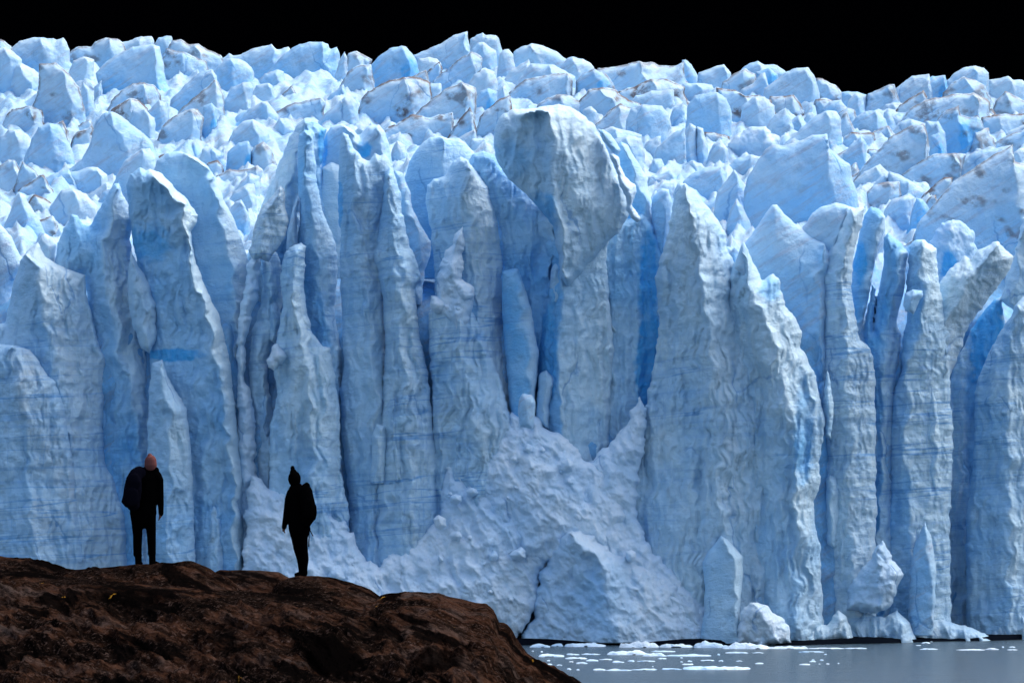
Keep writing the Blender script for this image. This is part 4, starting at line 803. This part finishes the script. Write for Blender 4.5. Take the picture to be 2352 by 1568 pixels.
# ------------------------------------------------------------------ people
def cloth(name, col, rough=.9):
    m, nt, p = newmat(name); b = NB(nt)
    pos = b.n('ShaderNodeTexCoord').outputs['Object']
    nt.links.new(b.mix(b.noise(pos, 40, 3), (*[q * .75 for q in col], 1), (*col, 1)), p.inputs['Base Color'])
    p.inputs['Roughness'].default_value = rough; p.inputs['Specular IOR Level'].default_value = 0
    bu = b.n('ShaderNodeBump'); bu.inputs['Strength'].default_value = .3; bu.inputs['Distance'].default_value = .01
    nt.links.new(b.noise(pos, 60, 3), bu.inputs['Height']); nt.links.new(bu.outputs[0], p.inputs['Normal']); return m
BLACK = cloth('black_fabric', (.0016, .0015, .0018)); NAVY = cloth('navy_fabric', (.004, .004, .008)); PANTS = cloth('black_trousers', (.0013, .0013, .0015))
SKIN = cloth('skin', (.16, .07, .05), .5); ROSE = cloth('rose_wool', (.15, .058, .054)); BOOT = cloth('dark_boots', (.0015, .0014, .0014)); COLLAR = cloth('pale_collar', (.10, .10, .09))
def capsules(name, chains, mat, vox=.011, parent=None, loc=(0, 0, 0), smooth_it=6):
    """chains of (x, y, z, rx, ry): elliptical sections joined into one skin, then remeshed as one surface"""
    V_, F_ = [], []
    def ring_set(secs):
        n = 16; base = len(V_); secs = [(*s, s[3]) if len(s) == 4 else s for s in secs]
        for s in secs: pass
        first, last = secs[0], secs[-1]
        full = []
        def tang(i):
            a = np.array(secs[max(0, i - 1)][:3]); c_ = np.array(secs[min(len(secs) - 1, i + 1)][:3]); t = c_ - a
            return t / (np.linalg.norm(t) + 1e-9)
        L = []
        t0 = tang(0); c0 = np.array(first[:3])
        for k in (3, 2, 1):
            a = k / 3 * math.pi / 2 * .97; L.append((c0 - t0 * math.sin(a) * first[3], first[3] * math.cos(a), first[4] * math.cos(a), t0))
        for i, s in enumerate(secs): L.append((np.array(s[:3]), s[3], s[4], tang(i)))
        t1 = tang(len(secs) - 1); c1 = np.array(last[:3])
        for k in (1, 2, 3):
            a = k / 3 * math.pi / 2 * .97; L.append((c1 + t1 * math.sin(a) * last[3], last[3] * math.cos(a), last[4] * math.cos(a), t1))
        for c_, rx, ry, t in L:
            up = np.array((0, 1, 0)) if abs(t[1]) < .9 else np.array((0, 0, 1))
            ux = np.cross(t, up); ux /= np.linalg.norm(ux); uy = np.cross(ux, t)
            for j in range(n):
                a = 2 * math.pi * j / n; V_.append(tuple(c_ + ux * math.cos(a) * rx + uy * math.sin(a) * ry))
        m_ = len(L)
        for i in range(m_ - 1):
            for j in range(n):
                a = base + i * n + j; b_ = base + i * n + (j + 1) % n; F_.append((a, b_, b_ + n, a + n))
        F_.append(tuple(base + j for j in range(n))[::-1]); F_.append(tuple(base + (m_ - 1) * n + j for j in range(n)))
    for ch in chains: ring_set(ch)
    me = bpy.data.meshes.new(name); me.from_pydata([tuple(np.array(v) - np.array(loc)) for v in V_], [], F_); me.update()
    o = bpy.data.objects.new(name, me); C.objects.link(o)
    md = o.modifiers.new('r', 'REMESH'); md.mode = 'VOXEL'; md.voxel_size = vox; md.use_smooth_shade = True
    if smooth_it: ms = o.modifiers.new('s', 'SMOOTH'); ms.iterations = smooth_it; ms.factor = .5
    dg = bpy.context.evaluated_depsgraph_get(); ne = bpy.data.meshes.new_from_object(o.evaluated_get(dg))
    o.modifiers.clear(); o.data = ne; ne.name = name
    ne.materials.clear(); ne.materials.append(mat)
    o.location = loc
    if parent: o.parent = parent; o.location = (0, 0, 0)
    return o
YP = 45.0; U_ = .18757 * YP / F      # metres per zoomed pixel
def frame(ox, oy):
    def q(x, y, d=0.0, rx=None, ry=None):       # d: towards the camera, in zoomed pixels
        b_ = P(ox + .18757 * x, oy + .18757 * y, YP)
        r = (b_[0], b_[1] - d * U_, b_[2])
        return r if rx is None else (*r, rx * U_, (ry if ry is not None else rx) * U_)
    return q
def fingers(q, x, y, dx, curl, d=0, side=1):
    ch = []
    for i in range(4):
        ln = (34, 40, 36, 28)[i]; yy = y + 22; xx = x + dx * .2 + (i - 1.5) * 5.5
        ch.append([q(xx, yy, d + (1.5 - i) * 3, 4.2), q(xx + dx * .3 + curl * .3, yy + ln * .45, d + (1.5 - i) * 4, 3.9), q(xx + dx * .4 + curl, yy + ln * (.8 + .03 * i), d + (1.5 - i) * 5 - 3, 3.2)])
    ch.append([q(x - side * 9, y + 2, d, 5), q(x - side * 17, y + 18, d + 3, 4.6), q(x - side * 17, y + 34, d + 3, 3.8)])
    return ch
# --- hiker with the rose beanie
q = frame(254.8, 1019.2)
root_loc = q(430, 1480)
body = capsules('person', [
    [q(487, 190, 2, 50, 56), q(487, 235, 0, 56, 62), q(489, 280, -6, 46, 50), q(490, 300, -10, 34, 38)],           # head
    [q(487, 235, -60, 8), q(487, 258, -74, 8), q(487, 268, -68, 9)], [q(487, 290, -58, 13), q(487, 305, -50, 15)],   # nose, chin
    [q(432, 235, -5, 7, 12), q(431, 262, -3, 6, 9)], [q(543, 235, -5, 7, 12), q(543, 262, -3, 6, 9)],               # ears
    [q(470, 232, -56, 5), q(474, 232, -57, 5)], [q(500, 232, -57, 5), q(504, 232, -56, 5)],
    [q(489, 290, 0, 34), q(487, 360, 4, 40)],
    [q(440, 400, 5, 100, 50), q(425, 520, 5, 120, 62), q(400, 700, 0, 110, 60), q(392, 850, 0, 120, 70)],
    [q(330, 860, 0, 62, 66), q(326, 1130, -4, 46, 46), q(335, 1400, 6, 34, 36), q(335, 1450, -20, 30, 30)],
    [q(470, 860, 0, 62, 66), q(492, 1130, -4, 46, 46), q(505, 1400, 6, 34, 36), q(515, 1450, -20, 30, 30)],
    [q(560, 400, 0, 46), q(598, 610, -4, 36), q(610, 840, -10, 25), q(604, 885, -12, 17, 22)],
    [q(300, 400, 0, 46), q(262, 600, -20, 36), q(300, 640, -70, 30), q(330, 600, -100, 24)],
] + fingers(q, 602, 880, -12, -9, -12, 1) + [[q(330, 600, -100, 14), q(345, 580, -112, 12)]], SKIN, vox=.009, loc=root_loc, smooth_it=3)
tag(body, 'person in rose beanie and black jacket, seen from behind, left of the pair', 'person', 'hikers watching the glacier')
capsules('beanie', [[q(476, 146, 2, 32, 34), q(480, 162, 2, 56, 58), q(485, 195, 2, 71, 72), q(487, 235, 2, 75, 77), q(487, 262, 2, 74, 76)],
                    [q(487, 256, 2, 78, 80), q(487, 278, 2, 74, 76)]], ROSE, vox=.009, parent=body, loc=root_loc, smooth_it=2)
capsules('jacket', [
    [q(482, 328, 4, 92, 50), q(466, 358, 6, 134, 60), q(440, 410, 8, 150, 74), q(432, 560, 8, 150, 84), q(415, 720, 4, 150, 84), q(395, 830, 2, 158, 88)],
    [q(395, 790, 2, 162, 90), q(395, 850, 2, 166, 90)],
    [q(562, 384, 0, 56), q(590, 440, 0, 54), q(602, 600, -4, 44), q(610, 720, -6, 38), q(612, 855, -10, 31)],
    [q(310, 388, 0, 50), q(270, 580, -20, 46), q(310, 640, -60, 38), q(340, 605, -95, 32)],
    [q(430, 320, 10, 44, 30), q(487, 318, 28, 60, 30), q(550, 322, 10, 44, 30)],
    [q(560, 312, -8, 14), q(574, 316, -14, 15), q(578, 330, -14, 11)],
], BLACK, vox=.011, parent=body, loc=root_loc, smooth_it=4)
capsules('collar', [[q(420, 303, 8, 10, 10), q(455, 296, 24, 8, 8), q(490, 295, 30, 7, 8), q(530, 298, 22, 8, 8), q(548, 306, 8, 9)]], COLLAR, vox=.006, parent=body, loc=root_loc, smooth_it=1)
capsules('trousers', [
    [q(392, 850, 0, 150, 84), q(392, 885, 0, 156, 84)],
    [q(312, 880, 0, 74, 78), q(320, 960, 0, 70, 74), q(326, 1120, -6, 58, 58), q(325, 1240, 0, 54, 54), q(326, 1340, 4, 52, 54)],
    [q(480, 880, 0, 74, 78), q(486, 960, 0, 66, 72), q(494, 1120, -6, 57, 58), q(500, 1240, 0, 51, 54), q(502, 1335, 4, 50, 54)],
    [q(326, 1345, 4, 54, 54), q(334, 1362, 4, 48, 48)], [q(502, 1340, 4, 52, 54), q(504, 1358, 4, 46, 48)]],
    PANTS, vox=.011, parent=body, loc=root_loc, smooth_it=4)
for hx, tx in ((335, 0), (505, 30)):
    capsules('boot', [[q(hx, 1360, 4, 42, 44), q(hx + 2, 1420, 4, 42, 46), q(hx + 2, 1452, 0, 42, 46)],
                      [q(hx + 2, 1456, 14, 42, 32), q(hx + 6 + tx * .5, 1458, -60, 40 + tx * .4, 30), q(hx + 8 + tx, 1462, -120, 34 + tx * .5, 22)]], BOOT, vox=.01, parent=body, loc=root_loc, smooth_it=2)
def pack(q, secs, label, loc, pockets, straps, mat):
    r = bpy.data.objects.new('backpack', None); C.objects.link(r); r.location = loc
    tag(r, label, 'backpack', 'backpacks worn by the hikers')
    capsules('main_bag', secs, mat, vox=.011, parent=r, loc=loc, smooth_it=3)
    for s in pockets: capsules('pocket', s, mat, vox=.01, parent=r, loc=loc, smooth_it=3)
    for s in straps: capsules('strap', s, mat, vox=.006, parent=r, loc=loc, smooth_it=1)
pack(q, [[q(362, 352, 90, 84, 36), q(325, 372, 108, 84, 40), q(300, 430, 125, 96, 52), q(285, 560, 130, 112, 60), q(272, 680, 130, 112, 62), q(290, 745, 125, 82, 56)]],
     'navy and black backpack hanging off the left shoulder of the person in the rose beanie', q(300, 780, 110),
     [[[q(310, 420, 165, 62, 28), q(312, 470, 170, 80, 30), q(306, 525, 170, 66, 26)]], [[q(285, 610, 185, 80, 24), q(288, 700, 185, 78, 24)]], [[q(195, 640, 110, 34, 36), q(176, 705, 110, 36, 30), q(215, 745, 110, 36, 30)]]],
     [[[q(340, 345, 95, 14, 6), q(345, 325, 40, 14, 6), q(345, 350, -30, 14, 6)]]], NAVY)
# --- hiker with the bobble hat
q = frame(617.4, 1048.6)
root_loc = q(410, 1455)
body = capsules('person', [
    [q(314, 232, -4, 46, 50), q(314, 260, -6, 56, 60), q(308, 305, -12, 42, 48), q(306, 325, -16, 30, 36)],
    [q(274, 262, -44, 8), q(266, 282, -54, 9)], [q(284, 318, -48, 13), q(288, 328, -42, 14)],
    [q(369, 255, -2, 7, 12), q(368, 280, 0, 6, 9)], [q(258, 255, -20, 6, 10), q(258, 275, -20, 6, 8)],
    [q(286, 250, -54, 5), q(290, 250, -55, 5)], [q(262, 252, -44, 5), q(264, 252, -46, 5)],
    [q(318, 310, 0, 38), q(330, 390, 2, 46)],
    [q(360, 440, 0, 110, 52), q(365, 560, 0, 120, 62), q(365, 760, 0, 108, 60), q(372, 880, 0, 110, 66)],
    [q(340, 880, 0, 62, 66), q(372, 1150, -40, 46, 48), q(400, 1380, -6, 34, 36), q(390, 1425, -30, 28, 26)],
    [q(400, 880, 10, 62, 66), q(420, 1150, 0, 46, 48), q(436, 1390, 14, 34, 36), q(420, 1430, -10, 28, 26)],
    [q(262, 450, 0, 44), q(222, 650, -6, 34), q(190, 840, -16, 25), q(184, 885, -18, 18, 22)],
    [q(470, 450, 0, 44), q(500, 640, -20, 34), q(440, 760, -80, 26), q(400, 740, -100, 20)],
] + fingers(q, 182, 882, 8, 8, -18, 1) + [[q(400, 740, -100, 14), q(380, 730, -112, 12)]], SKIN, vox=.009, loc=root_loc, smooth_it=3)
tag(body, 'person in dark bobble hat turned slightly left, right of the pair', 'person', 'hikers watching the glacier')
hat = capsules('bobble_hat', [[q(300, 190, 0, 44, 46), q(304, 204, 0, 60, 62), q(312, 240, -6, 76, 80), q(314, 275, -8, 80, 82), q(316, 292, -8, 76, 78)], [q(316, 296, -4, 64, 66), q(322, 325, 0, 42, 46)]], BLACK, vox=.009, parent=body, loc=root_loc, smooth_it=2)
pm = capsules('pompom', [[q(291, 134, 0, 24), q(292, 146, 0, 26)]], BLACK, vox=.007, loc=root_loc, smooth_it=0)
pm.parent = hat; pm.location = (0, 0, 0)
vv_ = np.empty(len(pm.data.vertices) * 3, np.float32); pm.data.vertices.foreach_get('co', vv_); vv_ += np.random.RandomState(1).normal(0, .0022, vv_.shape); pm.data.vertices.foreach_set('co', vv_)
capsules('jacket', [
    [q(326, 372, 0, 66, 52), q(340, 400, 0, 92, 58), q(368, 450, 0, 140, 70), q(372, 600, 0, 142, 80), q(372, 760, 0, 132, 80), q(372, 860, 0, 132, 82)],
    [q(372, 830, 0, 134, 84), q(374, 888, 0, 132, 84)],
    [q(268, 440, 0, 48), q(240, 520, -4, 46), q(222, 660, -8, 42), q(202, 780, -12, 36), q(186, 862, -16, 31)],
    [q(470, 440, 0, 50), q(505, 640, -10, 44), q(450, 760, -70, 36)],
    [q(278, 372, -10, 22, 36), q(268, 392, -14, 24, 40)], [q(380, 350, 18, 26, 30), q(390, 372, 22, 30, 36)]],
    BLACK, vox=.011, parent=body, loc=root_loc, smooth_it=4)
capsules('trousers', [
    [q(374, 880, 0, 126, 82), q(374, 920, 0, 124, 82)],
    [q(330, 900, -6, 80, 78), q(352, 1000, -20, 78, 72), q(366, 1130, -36, 66, 60), q(395, 1250, -20, 54, 54), q(406, 1375, -4, 44, 46)],
    [q(412, 900, 6, 84, 78), q(412, 1000, 4, 66, 68), q(422, 1120, 0, 56, 58), q(436, 1250, 8, 54, 54), q(430, 1380, 14, 44, 46)]],
    PANTS, vox=.011, parent=body, loc=root_loc, smooth_it=4)
for hx, dd in ((404, -6), (434, 14)):
    capsules('boot', [[q(hx, 1385, dd, 40, 44), q(hx + 2, 1425, dd, 42, 46)],
                      [q(hx + 8, 1436, dd + 8, 38, 20), q(hx - 30, 1438, dd - 30, 36, 19), q(hx - 72, 1447, dd - 50, 30, 11)]], BOOT, vox=.009, parent=body, loc=root_loc, smooth_it=2)
pack(q, [[q(446, 348, 60, 20, 36), q(455, 352, 70, 58, 40), q(460, 385, 90, 56, 46)], [q(450, 430, 95, 92, 56), q(478, 520, 115, 84, 64), q(500, 640, 120, 92, 70), q(500, 730, 120, 88, 64), q(470, 800, 100, 66, 52)]],
     'black hiking backpack with dangling straps on the back of the person in the bobble hat', q(470, 880, 90),
     [[[q(560, 610, 130, 34, 30), q(566, 690, 130, 34, 34), q(552, 750, 125, 34, 30)]], [[q(490, 560, 185, 60, 22), q(498, 700, 190, 64, 24)]], [[q(470, 345, 90, 34, 26), q(478, 360, 96, 32, 26)]]],
     [[[q(490, 850, 60, 22, 14), q(505, 890, 55, 12, 8)]], [[q(500, 885, 50, 8, 5), q(496, 990, 52, 7, 5), q(493, 1095, 54, 9, 6)]], [[q(505, 895, 50, 8, 5), q(524, 930, 50, 7, 5), q(544, 968, 48, 7, 5)]],
      [[q(440, 400, 70, 16, 6), q(430, 370, 20, 16, 6), q(430, 420, -60, 16, 6)]]], BLACK)
